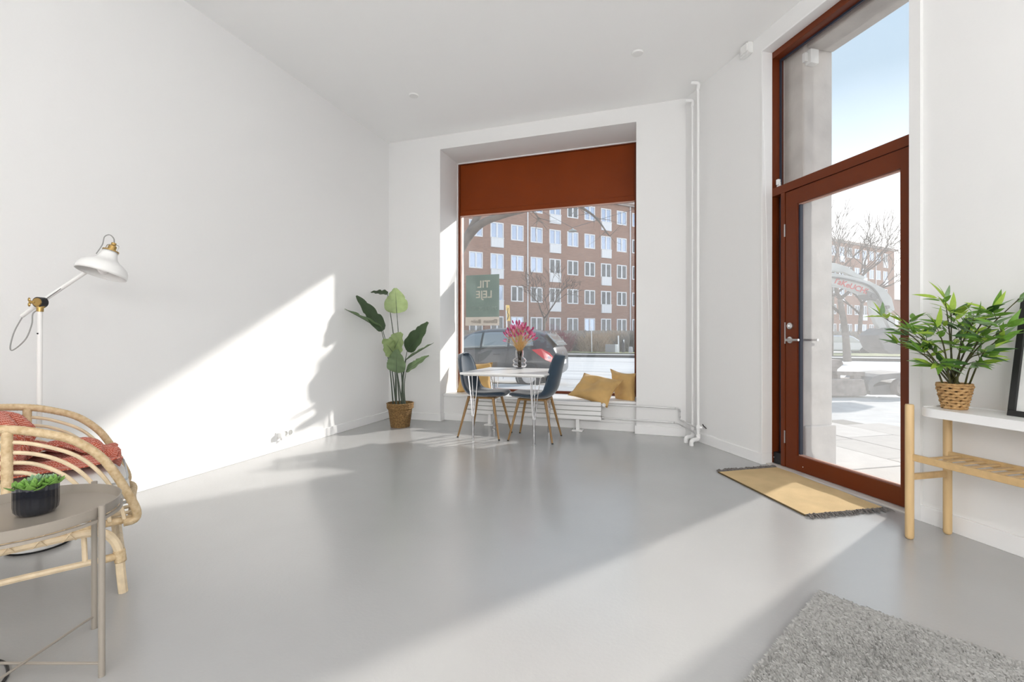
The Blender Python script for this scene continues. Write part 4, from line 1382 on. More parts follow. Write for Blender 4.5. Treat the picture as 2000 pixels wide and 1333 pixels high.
def PD(px, py, dep):
    """the point seen at px, py on the plane parallel to the door wall, dep from it"""
    r = P(px, py, 1.0) - V((0, 0, CAM_H)); k = (D0.dot(DN) + dep) / V((r.x, r.y, 0)).dot(DN)
    return V((r.x * k, r.y * k, CAM_H + r.z * k))
tips = [  # canes: where each cane ends in the picture, depth offset
    (1722, 618, -0.05), (1762, 628, 0.04), (1788, 655, -0.07), (1846, 585, 0.0), (1858, 612, 0.06), (1905, 622, -0.05), (1940, 606, 0.03), (1990, 584, 0.02), (1968, 640, -0.07),
    (1800, 690, -0.10), (1925, 688, -0.10), (1830, 640, -0.08), (1880, 650, 0.08), (1752, 672, -0.02), (1908, 716, -0.04), (1952, 662, -0.02), (1818, 712, -0.06)]
def add_leaf(p, dr, ln, kind):
    dr = V(dr).normalized(); e0 = (V(p) + dr * ln - D0).dot(DN)
    if e0 > -0.02: dr = dr - DN * ((e0 + 0.02) / ln)
    if not usedp[kind]: o = protos[kind]; usedp[kind] = True
    else: o = clone(protos[kind], bam)
    dr = V(dr).normalized()
    up = V((rb.uniform(-.5, .5), rb.uniform(-.5, .5), 1)) + cf * 0.7
    y_ = up.cross(dr); y_ = y_.normalized() if y_.length > 1e-4 else dr.orthogonal().normalized()
    z_ = dr.cross(y_)
    mt = Matrix((dr, y_, z_)).transposed().to_4x4()
    mt.translation = ROOT[bam.name] @ V(p)
    o.matrix_local = mt @ Matrix.Diagonal((ln, ln, ln, 1))
nl = 0
for ci, (px, py, dd) in enumerate(tips):
    tip = PD(px, py, -0.22 + dd)
    a = 2 * math.pi * ci / len(tips)
    foot = bb + V((0.034 * math.cos(a), 0.034 * math.sin(a), 0.11)) + c2w((px - 1861) / FPX * dB * 0.10, 0)
    mid = foot.lerp(tip, 0.5) + V((0, 0, 0.05))
    pts = smooth_path([foot, mid, tip], 10)
    b = MB(); b.tube(pts, [0.0048 - 0.0034 * k / (len(pts) - 1) for k in range(len(pts))], 6)
    b.build('cane', M_cane, bam, smooth=True)
    grow = (tip - mid).normalized()
    twigs = MB()
    ntw = 4 if ci < 9 else 3
    for j in range(ntw):
        u = 0.34 + 0.64 * (j + 0.5) / ntw
        k = int(u * (len(pts) - 1))
        p = pts[k]
        side = c2w(rb.choice((-1, 1)) * rb.uniform(0.5, 1), rb.uniform(-0.8, 0.8), rb.uniform(-0.25, 0.55)).normalized()
        e_ = p + (side * 0.6 + grow * 0.5) * rb.uniform(0.05, 0.10)
        twigs.tube([p, p.lerp(e_, 0.6) + V((0, 0, 0.008)), e_], [0.0016, 0.0012, 0.0008], 4)
        for q in range(4):
            if nl >= 292: break
            base = p.lerp(e_, 0.45 + 0.55 * q / 3)
            sd = 1 if q % 2 else -1
            lat = (e_ - p).cross(V((0, 0, 1))).normalized() * sd
            dr = (e_ - p).normalized() * 0.7 + lat * rb.uniform(0.4, 1.0) + V((0, 0, rb.uniform(-0.35, 0.35)))
            right = (px - 1861) / 140
            ws = [0.45, 0.30 - 0.22 * right, 0.18, 0.12 + 0.08 * right]
            kind = rb.choices(range(4), [max(0.03, x) for x in ws])[0]
            add_leaf(base, dr, rb.uniform(0.072, 0.112), kind); nl += 1
    for q in range(3):
        dr = grow + c2w(rb.uniform(-1, 1), rb.uniform(-.6, .6), rb.uniform(-.1, .6)) * 0.8
        if nl < 295: add_leaf(tip, dr, rb.uniform(0.08, 0.115), rb.choice((0, 1, 3))); nl += 1
    twigs.build('twigs', M_cane, bam)['kind'] = 'stuff'
# ------------------------------------------------------------------ picture leaning on the wall
M_frame = mat('black_picture_frame', (0.012, 0.012, 0.012, 1), 0.35)
M_paper = mat('pale_grey_print', (0.62, 0.63, 0.62, 1), 0.7, c2=(0.74, 0.74, 0.73, 1), vscale=9)
pf = thing('picture_frame', W(1.87, -0.10, 0.684), label='black picture frame leaning on the wall on the plant stand', cat='picture')
lean = R(9.5)
fo = W(1.672, -0.145, 0.6845)
fu = DE; fv = V((DN.x * math.sin(lean), DN.y * math.sin(lean), math.cos(lean))); fn_ = fu.cross(fv).normalized()
if fn_.dot(DN) < 0: fn_ = -fn_
FWD, FHT, FB = 0.40, 0.555, 0.026
def fbar(x0, y0, x1, y1):
    b = MB(); b.slab([(x0, y0), (x1, y0), (x1, y1), (x0, y1)], fo, fu, fv, fn_ * 0.024)
    return b.build('frame_bar', M_frame, pf, bevel=0.0015)
fbar(0, 0, FWD, FB); fbar(0, FHT - FB, FWD, FHT); fbar(0, FB, FB, FHT - FB); fbar(FWD - FB, FB, FWD, FHT - FB)
b = MB(); b.slab([(FB, FB), (FWD - FB, FB), (FWD - FB, FHT - FB), (FB, FHT - FB)], fo + fn_ * 0.012, fu, fv, fn_ * 0.008)
b.build('print', M_paper, pf)

# ================================================================== door mat with fringes
M_mat = mat('straw_yellow_cotton', S(208, 180, 134), 0.95, vary=0.10, vscale=5, bump=0.5, bscale=260)
M_fringe = mat('grey_cotton_fringe', S(132, 126, 122), 0.95, c2=S(92, 88, 86), vscale=50)
A_, B_, C_, D_ = V((0.385, 3.875, 0)), V((0.842, 4.165, 0)), V((1.262, 3.385, 0)), V((0.772, 3.105, 0))
rugm = thing('door_mat', (A_ + B_ + C_ + D_) / 4, label='straw-yellow cotton mat with grey fringes in front of the door', cat='mat')
def mp(u, v, z):
    p = A_.lerp(D_, u).lerp(B_.lerp(C_, u), v)
    return V((p.x, p.y, z))
def rug_h(u, v):
    return 0.007 + 0.004 * max(0, noise.noise(V((u * 5, v * 3, 1.7)))) + 0.003 * max(0, math.sin(u * 14 + v * 5)) * v
b = MB()
b.grid(lambda u, v: tuple(mp(u, v, rug_h(u, v))), 50, 30)
b.grid(lambda u, v: tuple(mp(u, v, 0.0005)), 1, 1)
b.build('woven_field', M_mat, rugm, smooth=True, angle=0)
b = MB(); b.tube([mp(k / 20, -0.002, 0.005) for k in range(21)], 0.005, 6)
b.build('edge_binding', mat('dark_olive_binding', S(92, 76, 46), 0.9), rugm)
rf = random.Random(2)
for u0, sg in ((0.0, -1), (1.0, 1)):
    b = MB()
    for k in range(64):
        v = (k + 0.5) / 64
        p = mp(u0, v, 0.006)
        dr = (D_ - A_).normalized() * sg
        L_ = rf.uniform(0.035, 0.06)
        jit = (B_ - A_).normalized() * rf.uniform(-0.022, 0.022)
        b.tube([p, p + dr * L_ * 0.35 + V((0, 0, rf.uniform(0.003, 0.012))), p + dr * L_ * 0.7 + jit * 0.5 + V((0, 0, rf.uniform(0.0, 0.012))), p + dr * L_ + jit + V((0, 0, -0.002))], [0.0032, 0.0036, 0.003, 0.0018], 5)
    b.build('fringe', M_fringe, rugm, smooth=True)

# ================================================================== grey shag rug
M_shag = mat('grey_shag_pile', S(168, 167, 164), 1.0, c2=S(146, 145, 142), vscale=60, sheen=0.3)
rc = V((0.595, 2.164, 0))
ra = (V((0.251, 1.564, 0)) - rc).normalized()
rb_ = V((-ra.y, ra.x, 0))
if rb_.x < 0: rb_ = -rb_
RL, RW = 1.9, 1.35
shag = thing('shag_rug', rc + ra * RL / 2 + rb_ * RW / 2, label='light grey long-pile rug at the lower right', cat='rug')
b = MB()
def sg_(u, v):
    x, y = u * RL, v * RW
    e_ = min(1, min(u * RL, (1 - u) * RL, v * RW, (1 - v) * RW) / 0.012)
    p = rc + ra * x + rb_ * y
    return (p.x, p.y, 0.004 + 0.014 * e_ ** 0.5 + 0.004 * noise.noise(V((x * 14, y * 22, 0))))
b.grid(sg_, 120, 90)
b.grid(lambda u, v: tuple(rc + ra * (u * RL) + rb_ * (v * RW) + V((0, 0, 0.001))), 1, 1)
b.build('backing', M_shag, shag, smooth=True, angle=0)
import numpy as np
rng = np.random.default_rng(4)
NT = 150000
x = rng.uniform(0.0, RL, NT); y = rng.uniform(0.0, RW, NT)
RA, RB, RC = np.array(ra[:2]), np.array(rb_[:2]), np.array(rc[:2])
base = RC + np.outer(x, RA) + np.outer(y, RB)
fld = np.sin(x * 9 + 2 * np.sin(y * 7)) * 0.9 + np.sin(y * 13 + x * 5)
ang = np.arctan2(-RB[1] - RA[1] * 0.6, -RB[0] - RA[0] * 0.6) + fld * 0.28 + rng.normal(0, 0.55, NT)
ln = rng.uniform(0.009, 0.019, NT); hh = rng.uniform(0.006, 0.013, NT)
wdt = 0.0013
dx = np.stack([np.cos(ang), np.sin(ang)], 1); pxv = np.stack([-np.sin(ang), np.cos(ang)], 1)
z0 = np.full(NT, 0.013)
verts = np.zeros((NT, 4, 3))
verts[:, 0, :2] = base + pxv * wdt; verts[:, 0, 2] = z0
verts[:, 1, :2] = base - pxv * wdt; verts[:, 1, 2] = z0
verts[:, 2, :2] = base - pxv * wdt * 0.9 + dx * ln[:, None] * 0.5; verts[:, 2, 2] = z0 + hh
verts[:, 3, :2] = base + pxv * wdt * 0.6 + dx * ln[:, None]; verts[:, 3, 2] = z0 + hh * 0.9
inv = ROOT[shag.name].translation
verts[:, :, 0] += inv.x; verts[:, :, 1] += inv.y
me = bpy.data.meshes.new('pile')
me.vertices.add(NT * 4); me.vertices.foreach_set('co', verts.reshape(-1))
me.loops.add(NT * 4); me.loops.foreach_set('vertex_index', np.arange(NT * 4))
me.polygons.add(NT); me.polygons.foreach_set('loop_start', np.arange(NT) * 4); me.polygons.foreach_set('loop_total', np.full(NT, 4))
me.materials.append(M_shag)
me.update(); me.validate()
po_ = bpy.data.objects.new('pile', me); COL.objects.link(po_); po_.parent = shag
po_['kind'] = 'stuff'
# ================================================================== outside
GZ = -0.16
M_asph = mat('pale_worn_asphalt', S(186, 184, 182), 0.9, c2=S(166, 164, 162), vscale=3, bump=0.3, bscale=60)
M_road = mat('sunlit_road', S(212, 210, 207), 0.85, c2=S(190, 188, 186), vscale=0.6, stretch=(0.1, 2.5, 1))
M_kerb = mat('granite_kerb', S(196, 192, 186), 0.85, vary=0.1, vscale=4)
M_tar = mat('dark_joint', S(72, 70, 68), 0.9)
M_line = mat('road_paint', (0.8, 0.8, 0.8, 1), 0.7)
M_grass = mat('winter_grass', S(150, 150, 104), 0.95, c2=S(112, 118, 72), vscale=2, bump=0.8, bscale=12)
b = MB(); b.box(-160, -40, GZ - 0.3, 160, 140, GZ - 0.14)
struct(b.build('ground_road', M_road))
b = MB(); b.box(-60, YO, GZ - 0.25, 60, 10.9, GZ); b.box(XR + 0.35, -30, GZ - 0.25, 60, YO, GZ)
struct(b.build('ground_pavement', M_asph))
kb = thing('kerb', (0, 10.98, GZ - 0.14), label='pale granite kerb along the near side of the road', cat='kerb', kind='structure')
x = -30.0
k0 = None
while x < 40:
    if k0 is None:
        b = MB(); b.box(x, 10.9, GZ - 0.14, x + 0.98, 11.06, GZ + 0.005); k0 = b.build('kerb_stone', M_kerb, kb, bevel=0.015); sx0 = x
    else:
        o = clone(k0, kb); o.location.x = x - sx0
    x += 1.0
b = MB(); b.box(-100, 29.6, GZ - 0.2, 100, 29.8, GZ + 0.02); b.box(-100, 31.9, GZ - 0.2, 100, 32.05, GZ + 0.06)
struct(b.build('trim_far_kerb', M_tar))
b = MB(); b.box(-100, 29.8, GZ - 0.2, 100, 31.9, GZ); struct(b.build('ground_far_pavement', M_asph))
b = MB(); b.box(-100, 32.05, GZ - 0.2, 100, 38.0, GZ + 0.05)
struct(b.build('ground_verge', M_grass))
for yy, wd_ in ((14.3, 0.12), (17.6, 0.12), (21.2, 0.15), (24.6, 0.12)):
    b = MB(); b.box(-60, yy, GZ - 0.14, 60, yy + wd_, GZ - 0.136)
    tag(b.build('road_marking', M_line if wd_ > 0.13 else M_asph), 'thin painted line running along the road, %d metres beyond the kerb' % int(yy - 11), 'road marking', 'lines on the road', kind='structure')

# flagstones outside the door: each slab its own piece
M_flag = [mat('flagstone_%d' % i, c, 0.9, vary=0.06, vscale=6, bump=0.25, bscale=50) for i, c in enumerate((S(172, 164, 156), S(162, 155, 148), S(178, 171, 164)))]
fl = thing('flagstone_paving', W(0.6, 1.8, GZ), DROT, label='pale flagstone paving outside the entrance door', cat='paving', kind='structure')
M_joint = mat('sand_joint', S(120, 114, 106), 0.95)
b = MB(); b.xf = DX; b.box(-2.2, DEP - 0.02, GZ - 0.02, 4.5, 3.3, GZ + 0.006); b.build('bedding', M_joint, fl)
rr_ = random.Random(9)
row = DEP + 0.02
while row < 3.2:
    dpt = rr_.choice((0.62, 0.5, 0.7))
    t_ = -2.2 + rr_.uniform(0, 0.5)
    while t_ < 4.4:
        ln_ = rr_.uniform(0.75, 1.15)
        b = MB(); b.xf = DX
        g_ = 0.007
        j = lambda: rr_.uniform(-0.006, 0.006)
        sk = rr_.uniform(-0.10, 0.10)
        z1 = GZ + 0.012 + rr_.uniform(-0.002, 0.003)
        b.prism([(t_ + g_ + j(), row + g_ + j()), (t_ + ln_ - g_ + j(), row + g_ + j()), (t_ + ln_ - g_ + j(), row + dpt - g_), (t_ + g_ + j(), row + dpt - g_)], GZ - 0.01, z1)
        b.build('flagstone', M_flag[rr_.randrange(3)], fl, bevel=0.004, bseg=1)
        t_ += ln_
    row += dpt

# ------------------------------------------------------------------ brick apartment block across the street
def brick_mat():
    m = mat('red_brown_brickwork', S(176, 138, 122), 0.9)
    n = m.node_tree; bs = n.nodes['Principled BSDF']
    tcn = n.nodes.new('ShaderNodeTexCoord'); mp_ = n.nodes.new('ShaderNodeMapping')
    mp_.inputs['Rotation'].default_value = (R(90), 0, 0)
    n.links.new(tcn.outputs['Object'], mp_.inputs[0])
    br = n.nodes.new('ShaderNodeTexBrick')
    br.inputs['Color1'].default_value = S(168, 124, 104); br.inputs['Color2'].default_value = S(144, 102, 86); br.inputs['Mortar'].default_value = S(168, 150, 138)
    br.inputs['Scale'].default_value = 1.0; br.inputs['Brick Width'].default_value = 0.24; br.inputs['Row Height'].default_value = 0.075; br.inputs['Mortar Size'].default_value = 0.010
    n.links.new(mp_.outputs[0], br.inputs['Vector']); n.links.new(br.outputs['Color'], bs.inputs['Base Color'])
    return m
M_brick = brick_mat()
M_upvc = mat('white_window_frames', (0.82, 0.82, 0.84, 1), 0.5)
M_fpane = [mat('sky_reflecting_pane', (0.36, 0.44, 0.58, 1), 0.06, 0.7), mat('dim_grey_pane', (0.13, 0.14, 0.15, 1), 0.08, 0.3, vary=0.3, vscale=1.5)]  # blue sky reflection put into the bright pane's colour, second pane dim grey
M_roof = mat('grey_brown_roof', S(150, 132, 122), 0.85, vary=0.1, vscale=1)
fp = c2w(0.47, 42.6); fd = c2w(math.sin(R(62.4)), math.cos(R(62.4)))
frz = math.atan2(fd.y, fd.x)
bld = thing('apartment_block', (fp.x, fp.y, GZ), frz, label='long red-brown brick apartment block across the street', cat='building')
S0, S1, ROOF = -26.0, 68.8, 14.65
b = MB(); b.box(S0, 0, 0, S1, 11, ROOF - GZ); b.build('brick_wall', M_brick, bld, local=True)
b = MB()
z_ = ROOF - GZ
b.box(S0 - 0.3, -0.45, z_, S1 + 0.3, 11.4, z_ + 0.22)
b.add([(S0 - 0.3, -0.45, z_ + 0.22), (S1 + 0.3, -0.45, z_ + 0.22), (S1 + 0.3, 11.4, z_ + 0.22), (S0 - 0.3, 11.4, z_ + 0.22), (S0 + 2, 5.5, z_ + 2.6), (S1 - 2, 5.5, z_ + 2.6)], [(0, 1, 5, 4), (2, 3, 4, 5), (0, 4, 3), (1, 2, 5)])
b.build('roof', M_roof, bld, local=True)
def fwin(w_, h_, full):
    f = MB()
    f.box(-w_ / 2, -0.05, 0, -w_ / 2 + 0.10, 0.06, h_); f.box(w_ / 2 - 0.10, -0.05, 0, w_ / 2, 0.06, h_)
    f.box(-w_ / 2 + 0.10, -0.05, 0, w_ / 2 - 0.10, 0.06, 0.10); f.box(-w_ / 2 + 0.10, -0.05, h_ - 0.10, w_ / 2 - 0.10, 0.06, h_)
    f.box(-0.08, -0.05, 0.10, 0.08, 0.06, h_ - 0.10)
    p = MB(); p.box(-w_ / 2 + 0.09, -0.005, 0.09, w_ / 2 - 0.09, 0.03, h_ - 0.09)
    return f, p
f_, p_ = fwin(1.30, 1.45, 0)
wf = f_.build('window', M_upvc, bld, local=True)
wp = [p_.build('pane', M_fpane[0], wf, local=True), p_.build('pane', M_fpane[1], wf, local=True)]
bal = MB(); bal.box(-0.62, -0.16, -0.80, 0.62, 0.0, 0.06); bal.box(-0.66, -0.19, 0.03, 0.66, 0.02, 0.08)
for q_ in (-0.3, 0.0, 0.3): bal.box(q_ - 0.012, -0.168, -0.78, q_ + 0.012, -0.16, 0.03)
wbal = bal.build('balcony_front', M_upvc, bld, local=True)
tmpl = (wf, wp, wbal)
ci = int(math.ceil((S0 + 1) / 2.06))
rw = random.Random(21)
used_w = False
while True:
    s = ci * 2.06
    if s > S1 - 0.9: break
    for ri, ztop in enumerate((2.84, 5.66, 8.47, 11.27, 14.08)):
        zb = ztop - 1.45 - GZ
        o = clone(wf, bld); o.location = (s, 0, zb)
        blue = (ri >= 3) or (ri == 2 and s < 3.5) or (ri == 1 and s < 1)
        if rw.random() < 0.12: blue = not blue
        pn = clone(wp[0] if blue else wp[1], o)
        if (ci + 1) % 3 == 0 and ri > 0 and True:
            bo = clone(wbal, bld); bo.location = (s, 0, zb)
    ci += 1
for o in (wp[0], wp[1], wf, wbal):
    bpy.data.objects.remove(o)
for s in (1.08, 13.48, -11.3, 25.8, 38.2, 50.6, 63.0):
    b = MB(); b.tube([(s, -0.09, 0.0), (s, -0.09, ROOF - GZ)], 0.06, 8); b.build('downpipe', M_upvc, bld, smooth=True, local=True)
b = MB(); b.box(S0, -0.42, ROOF - GZ - 0.02, S1, -0.30, ROOF - GZ + 0.1); b.build('gutter', M_upvc, bld, local=True)
# lower house further along
fq = fp + fd * 80 
b2 = thing('far_house', (fq.x, fq.y, GZ), frz, label='low dark-roofed house beyond the end of the brick block', cat='building')
b = MB(); b.box(-6, 3, 0, 14, 14, 7.5); b.build('brick_wall', M_brick, b2, local=True)
b = MB(); b.add([(-6.5, 2.5, 7.5), (14.5, 2.5, 7.5), (14.5, 14.5, 7.5), (-6.5, 14.5, 7.5), (-4, 8.5, 11.5), (12, 8.5, 11.5)], [(0, 1, 5, 4), (2, 3, 4, 5), (0, 4, 3), (1, 2, 5), (3, 2, 1, 0)])
b.build('roof', mat('dark_slate_roof', S(120, 116, 116), 0.8), b2, local=True)
for k in range(5):
    b = MB(); b.box(-4 + k * 3.2, 2.93, 3.2, -2.8 + k * 3.2, 3.02, 4.8); b.build('window', M_upvc, b2, local=True)

# ------------------------------------------------------------------ trees and shrubs
M_bark = mat('grey_bark', S(116, 106, 98), 0.95, vary=0.2, vscale=6, bump=0.5, bscale=20)
M_twig = mat('brown_twigs', S(84, 72, 66), 0.95, vary=0.1)
def grow(b, p, d, ln, r, depth, rn, spread=0.55, up=0.25, minr=0.008, seg=5, kids=3):
    n = 4
    pts, rs = [V(p)], [r]
    d = V(d).normalized()
    for i in range(n):
        d = (d + V((rn.uniform(-1, 1), rn.uniform(-1, 1), rn.uniform(-1, 1))) * 0.13 + V((0, 0, up * 0.12))).normalized()
        pts.append(pts[-1] + d * ln / n); rs.append(max(minr * 0.7, r * (1 - 0.42 * (i + 1) / n)))
    b.tube(pts, rs, seg, caps=False)
    if depth == 0: return
    for k in range(kids):
        i = n if k == 0 else rn.randint(2, n)
        dd = (d + V((rn.uniform(-1, 1), rn.uniform(-1, 1), rn.uniform(-0.5, 1))) * spread * (0.6 if k == 0 else 1.4)).normalized()
        grow(b, pts[i], dd, ln * rn.uniform(0.6, 0.85), max(minr, rs[i] * rn.uniform(0.55, 0.8)), depth - 1, rn, spread, up, minr, max(3, seg - 1), kids)
def tree(name, base, h, r, label, seed, lean=(0, 0), depth=5, kids=3, spread=0.55, minr=0.010, up=0.25, group='bare street trees'):
    rn = random.Random(seed)
    t = thing(name, base, label=label, cat='tree', group=group)
    b = MB()
    base = V(base)
    tr = smooth_path([base, base + V((lean[0] * 0.3, lean[1] * 0.3, h * 0.22)), base + V((lean[0], lean[1], h * 0.45))], 4)
    b.tube(tr, [r * (1 - 0.35 * k / (len(tr) - 1)) for k in range(len(tr))], 9)
    b.build('trunk', M_bark, t, smooth=True)
    b = MB()
    for k in range(kids):
        a = 2 * math.pi * k / kids + rn.uniform(-.4, .4)
        grow(b, tr[-1 - (k % 2) * 2], V((math.cos(a) * 0.8, math.sin(a) * 0.8, 0.8)), h * 0.26, r * 0.5, depth - 1, rn, spread, up, minr, 5, kids)
    b.build('branches', M_twig, t, smooth=True, angle=0)
    return t
def gpt(px, d): return c2w((px - 1000) / FPX * d, d, GZ)
tree('bare_tree', gpt(1061, 34), 5.6, 0.13, 'small bare tree in front of the brick block, seen through the shop window', 4, (0.1, 0), 5, 3, 0.75, 0.014)
tree('bare_tree', gpt(1655, 22), 6.6, 0.17, 'bare forked tree seen through the door glass behind the excavator boom', 8, (-0.3, 0), 5, 3, 0.6, 0.014)
tree('bare_tree', gpt(1678, 40), 9.0, 0.20, 'taller bare tree behind the forked one, seen through the door glass', 13, (0.2, 0), 5, 3, 0.6, 0.016)
tree('bare_tree', gpt(1622, 28), 8.0, 0.16, 'tall bare tree beside the entrance jamb whose twigs reach into the sky', 17, (0.1, 0), 5, 3, 0.5, 0.016)
# the near street tree: its trunk stands left of the window, two limbs cross the top of the view
nt_ = thing('street_tree', c2w(-1.9, 8.4, GZ), label='near street tree whose bare limbs cross the top of the shop window', cat='tree')
b = MB(); b.tube(smooth_path([c2w(-1.9, 8.4, GZ), c2w(-1.85, 8.4, 1.2), P(850, 560, 8.4), P(880, 520, 8.4)], 5), [0.19, 0.185, 0.18, 0.175, 0.17, 0.165, 0.16, 0.155, 0.15, 0.145, 0.14, 0.135, 0.13, 0.125, 0.12, 0.12], 10)
b.build('trunk', M_bark, nt_, smooth=True)
rn = random.Random(31)
b = MB()
limb = smooth_path([P(880, 522, 8.4), P(912, 465, 8.3), P(942, 436, 8.2), P(985, 420, 8.0), P(1030, 409, 7.9), P(1080, 392, 7.8), P(1130, 380, 7.7)], 5)
b.tube(limb, [0.13 - 0.11 * (k / (len(limb) - 1)) ** 0.6 for k in range(len(limb))], 8)
limb2 = smooth_path([P(905, 475, 8.35), P(925, 440, 8.3), P(940, 405, 8.3), P(950, 360, 8.4)], 5)
b.tube(limb2, [0.085 - 0.03 * k / (len(limb2) - 1) for k in range(len(limb2))], 8)
l3 = smooth_path([P(1100, 385, 7.75), P(1140, 408, 7.7), P(1166, 428, 7.6), P(1186, 456, 7.5), P(1192, 462, 7.5)], 5)
b.tube(l3, [0.026 - 0.018 * k / (len(l3) - 1) for k in range(len(l3))], 6)
l4 = smooth_path([P(1036, 408, 7.9), P(1050, 424, 7.9), P(1053, 432, 7.9)], 4)
b.tube(l4, [0.012 - 0.006 * k / (len(l4) - 1) for k in range(len(l4))], 5)
for pth in (l3, l4, limb[18:]):
    for k in range(12):
        p = rn.choice(pth)
        grow(b, p, c2w(rn.uniform(-1, 1), rn.uniform(-1, 1), rn.uniform(-0.9, 0.5)), rn.uniform(0.12, 0.3), 0.006, 1, rn, 0.8, 0, 0.003, 4, 2)
b.build('branches', M_bark, nt_, smooth=True, angle=0)

M_shrub = [mat('straw_twigs', S(176, 156, 134), 0.95, vary=0.15, vscale=3), mat('grey_twigs', S(138, 132, 124), 0.95, vary=0.15, vscale=3), mat('reddish_twigs', S(140, 98, 100), 0.95, vary=0.15, vscale=3)]
def shrub(px, d, wd_, h, m, label, seed, n=520):
    base = gpt(px, d); base.z = GZ + 0.05
    rn = random.Random(seed)
    s = thing('bare_shrub', base, label=label, cat='shrub', group='shrubs along the far verge')
    b = MB()
    for k in range(n):
        a = rn.uniform(0, 2 * math.pi); q = math.sqrt(rn.random())
        p0 = base + V((q * wd_ * 0.45 * math.cos(a), q * 0.7 * math.sin(a), 0))
        hh_ = h * (0.45 + 0.55 * rn.random()) * (1 - 0.25 * q)
        p1 = p0 + V((rn.uniform(-.35, .35), rn.uniform(-.35, .35), hh_ * 0.55))
        p2 = p1 + V((rn.uniform(-.5, .5), rn.uniform(-.4, .4), hh_ * 0.45))
        b.tube([p0, p1, p2], [0.022, 0.016, 0.009], 3, caps=False)
    b.build('twigs', m, s)
    return s
shrub(1090, 35, 2.2, 1.85, M_shrub[2], 'reddish bare shrub on the far verge behind the parked car', 1)
shrub(1125, 37.3, 2.3, 1.5, M_shrub[1], 'grey bare shrub second from the parked car', 2)
shrub(1160, 35, 2.3, 1.75, M_shrub[0], 'straw-coloured bare shrub behind the thin white post', 3)
shrub(1197, 37.3, 2.6, 1.95, M_shrub[0], 'straw-coloured bare shrub behind the grey utility box', 4)
shrub(1232, 35, 2.3, 1.7, M_shrub[1], 'grey bare shrub at the right edge of the shop window view', 5)
shrub(1640, 36, 3.5, 1.8, M_shrub[1], 'grey bare shrub across the road seen low through the door glass', 6)
shrub(1700, 38, 3.5, 1.8, M_shrub[0], 'straw-coloured bare shrub across the road beside the excavator bucket', 7)
M_fence = mat('weathered_fence_boards', S(150, 142, 134), 0.9, vary=0.1, vscale=2)
f0, f1 = gpt(880, 38.5), gpt(1760, 50)
fence = thing('board_fence', f0, label='weathered board fence along the foot of the brick block', cat='fence')
dv = (f1 - f0); L_ = V((dv.x, dv.y, 0)).length; dv = V((dv.x, dv.y, 0)).normalized()
b = MB()
k = 0.0
while k < L_:
    p = f0 + dv * k
    b.obox((p.x, p.y, GZ + 0.85), dv * 0.075, V((-dv.y, dv.x, 0)) * 0.012, V((0, 0, 0.86 + 0.01 * math.sin(k * 7))))
    k += 0.17
b.build('boards', M_fence, fence)['kind'] = 'stuff'
k = 0.0
while k < L_:
    p = f0 + dv * k
    b = MB(); b.box(p.x - 0.05, p.y - 0.1, GZ, p.x + 0.05, p.y, GZ + 1.75); b.build('post', M_fence, fence)
    k += 2.4
for kk, (px, d, h, m, nm, lab, cat_, sz) in enumerate((
        (1156, 33.5, 1.9, M_upvc, 'thin_post', 'thin pale post on the far verge between two shrubs', 'post', 0.03),
        (1100, 33.0, 1.2, M_fence, 'thin_post', 'short thin post on the verge just right of the parked car', 'post', 0.025),
        (1208.5, 32.6, 1.25, M_upvc, 'leaning_post', 'pale leaning post on the far verge beside the dark bollard', 'post', 0.05))):
    p = gpt(px, d)
    b = MB(); b.tube([(p.x, p.y, GZ), (p.x - 0.03, p.y, GZ + h)], sz, 6); tag(b.build(nm, m), lab, cat_)
p = gpt(1195, 33.3)
ub = thing('utility_box', p, label='grey utility box with white end on the far verge', cat='utility box')
b = MB(); b.box(p.x - 0.45, p.y - 0.2, GZ, p.x + 0.25, p.y + 0.2, GZ + 0.62); b.build('body', mat('grey_box', S(150, 148, 150), 0.7), ub, bevel=0.02)
b = MB(); b.box(p.x + 0.25, p.y - 0.2, GZ, p.x + 0.42, p.y + 0.2, GZ + 0.62); b.build('end_panel', M_upvc, ub, bevel=0.02)
p = gpt(1217.5, 33)
bo = thing('dark_bollard', p, label='dark bollard with a white wedge mark on the far verge', cat='bollard')
b = MB(); b.lathe([(0, 0), (0.10, 0), (0.09, 0.9), (0.06, 0.98), (0, 1.0)], p, 12); b.build('post', mat('dark_grey_post', S(70, 70, 74), 0.6), bo, smooth=True)
b = MB(); cfv = cf * 0.1; b.slab([(-0.05, 0.95), (0.05, 0.95), (0.02, 0.72)], p + cf * 0.088, c2w(1, 0), V((0, 0, 1)), cf * 0.012); b.build('mark', M_upvc, bo)
p = gpt(1232, 32.5)
b = MB(); b.lathe([(0, 0), (0.17, 0), (0.15, 0.40), (0.12, 0.46), (0, 0.47)], p, 4); tag(b.build('concrete_block', mat('pale_block', S(196, 192, 196), 0.8), bevel=0.02), 'pale concrete block standing right of the dark bollard', 'block')
# street lamp hung on wires
p = P(1118.5, 451, 30)
sl = thing('hanging_street_lamp', p, label='grey dish-shaped street lamp hanging on wires over the road', cat='street lamp')
b = MB(); b.lathe([(0, 0.16), (0.05, 0.16), (0.06, 0.10), (0.18, 0.06), (0.30, -0.02), (0.27, -0.05), (0.1, -0.03), (0, -0.03)], p, 20); b.build('dish', mat('grey_lamp_metal', S(176, 176, 172), 0.4, 0.3), sl, smooth=True)
b = MB(); b.tube([P(900, 330, 32), P(1118, 445, 30)], 0.012, 4); b.tube([P(1118, 445, 30), P(1500, 330, 34)], 0.012, 4); b.build('wire', M_fpane[1], sl)
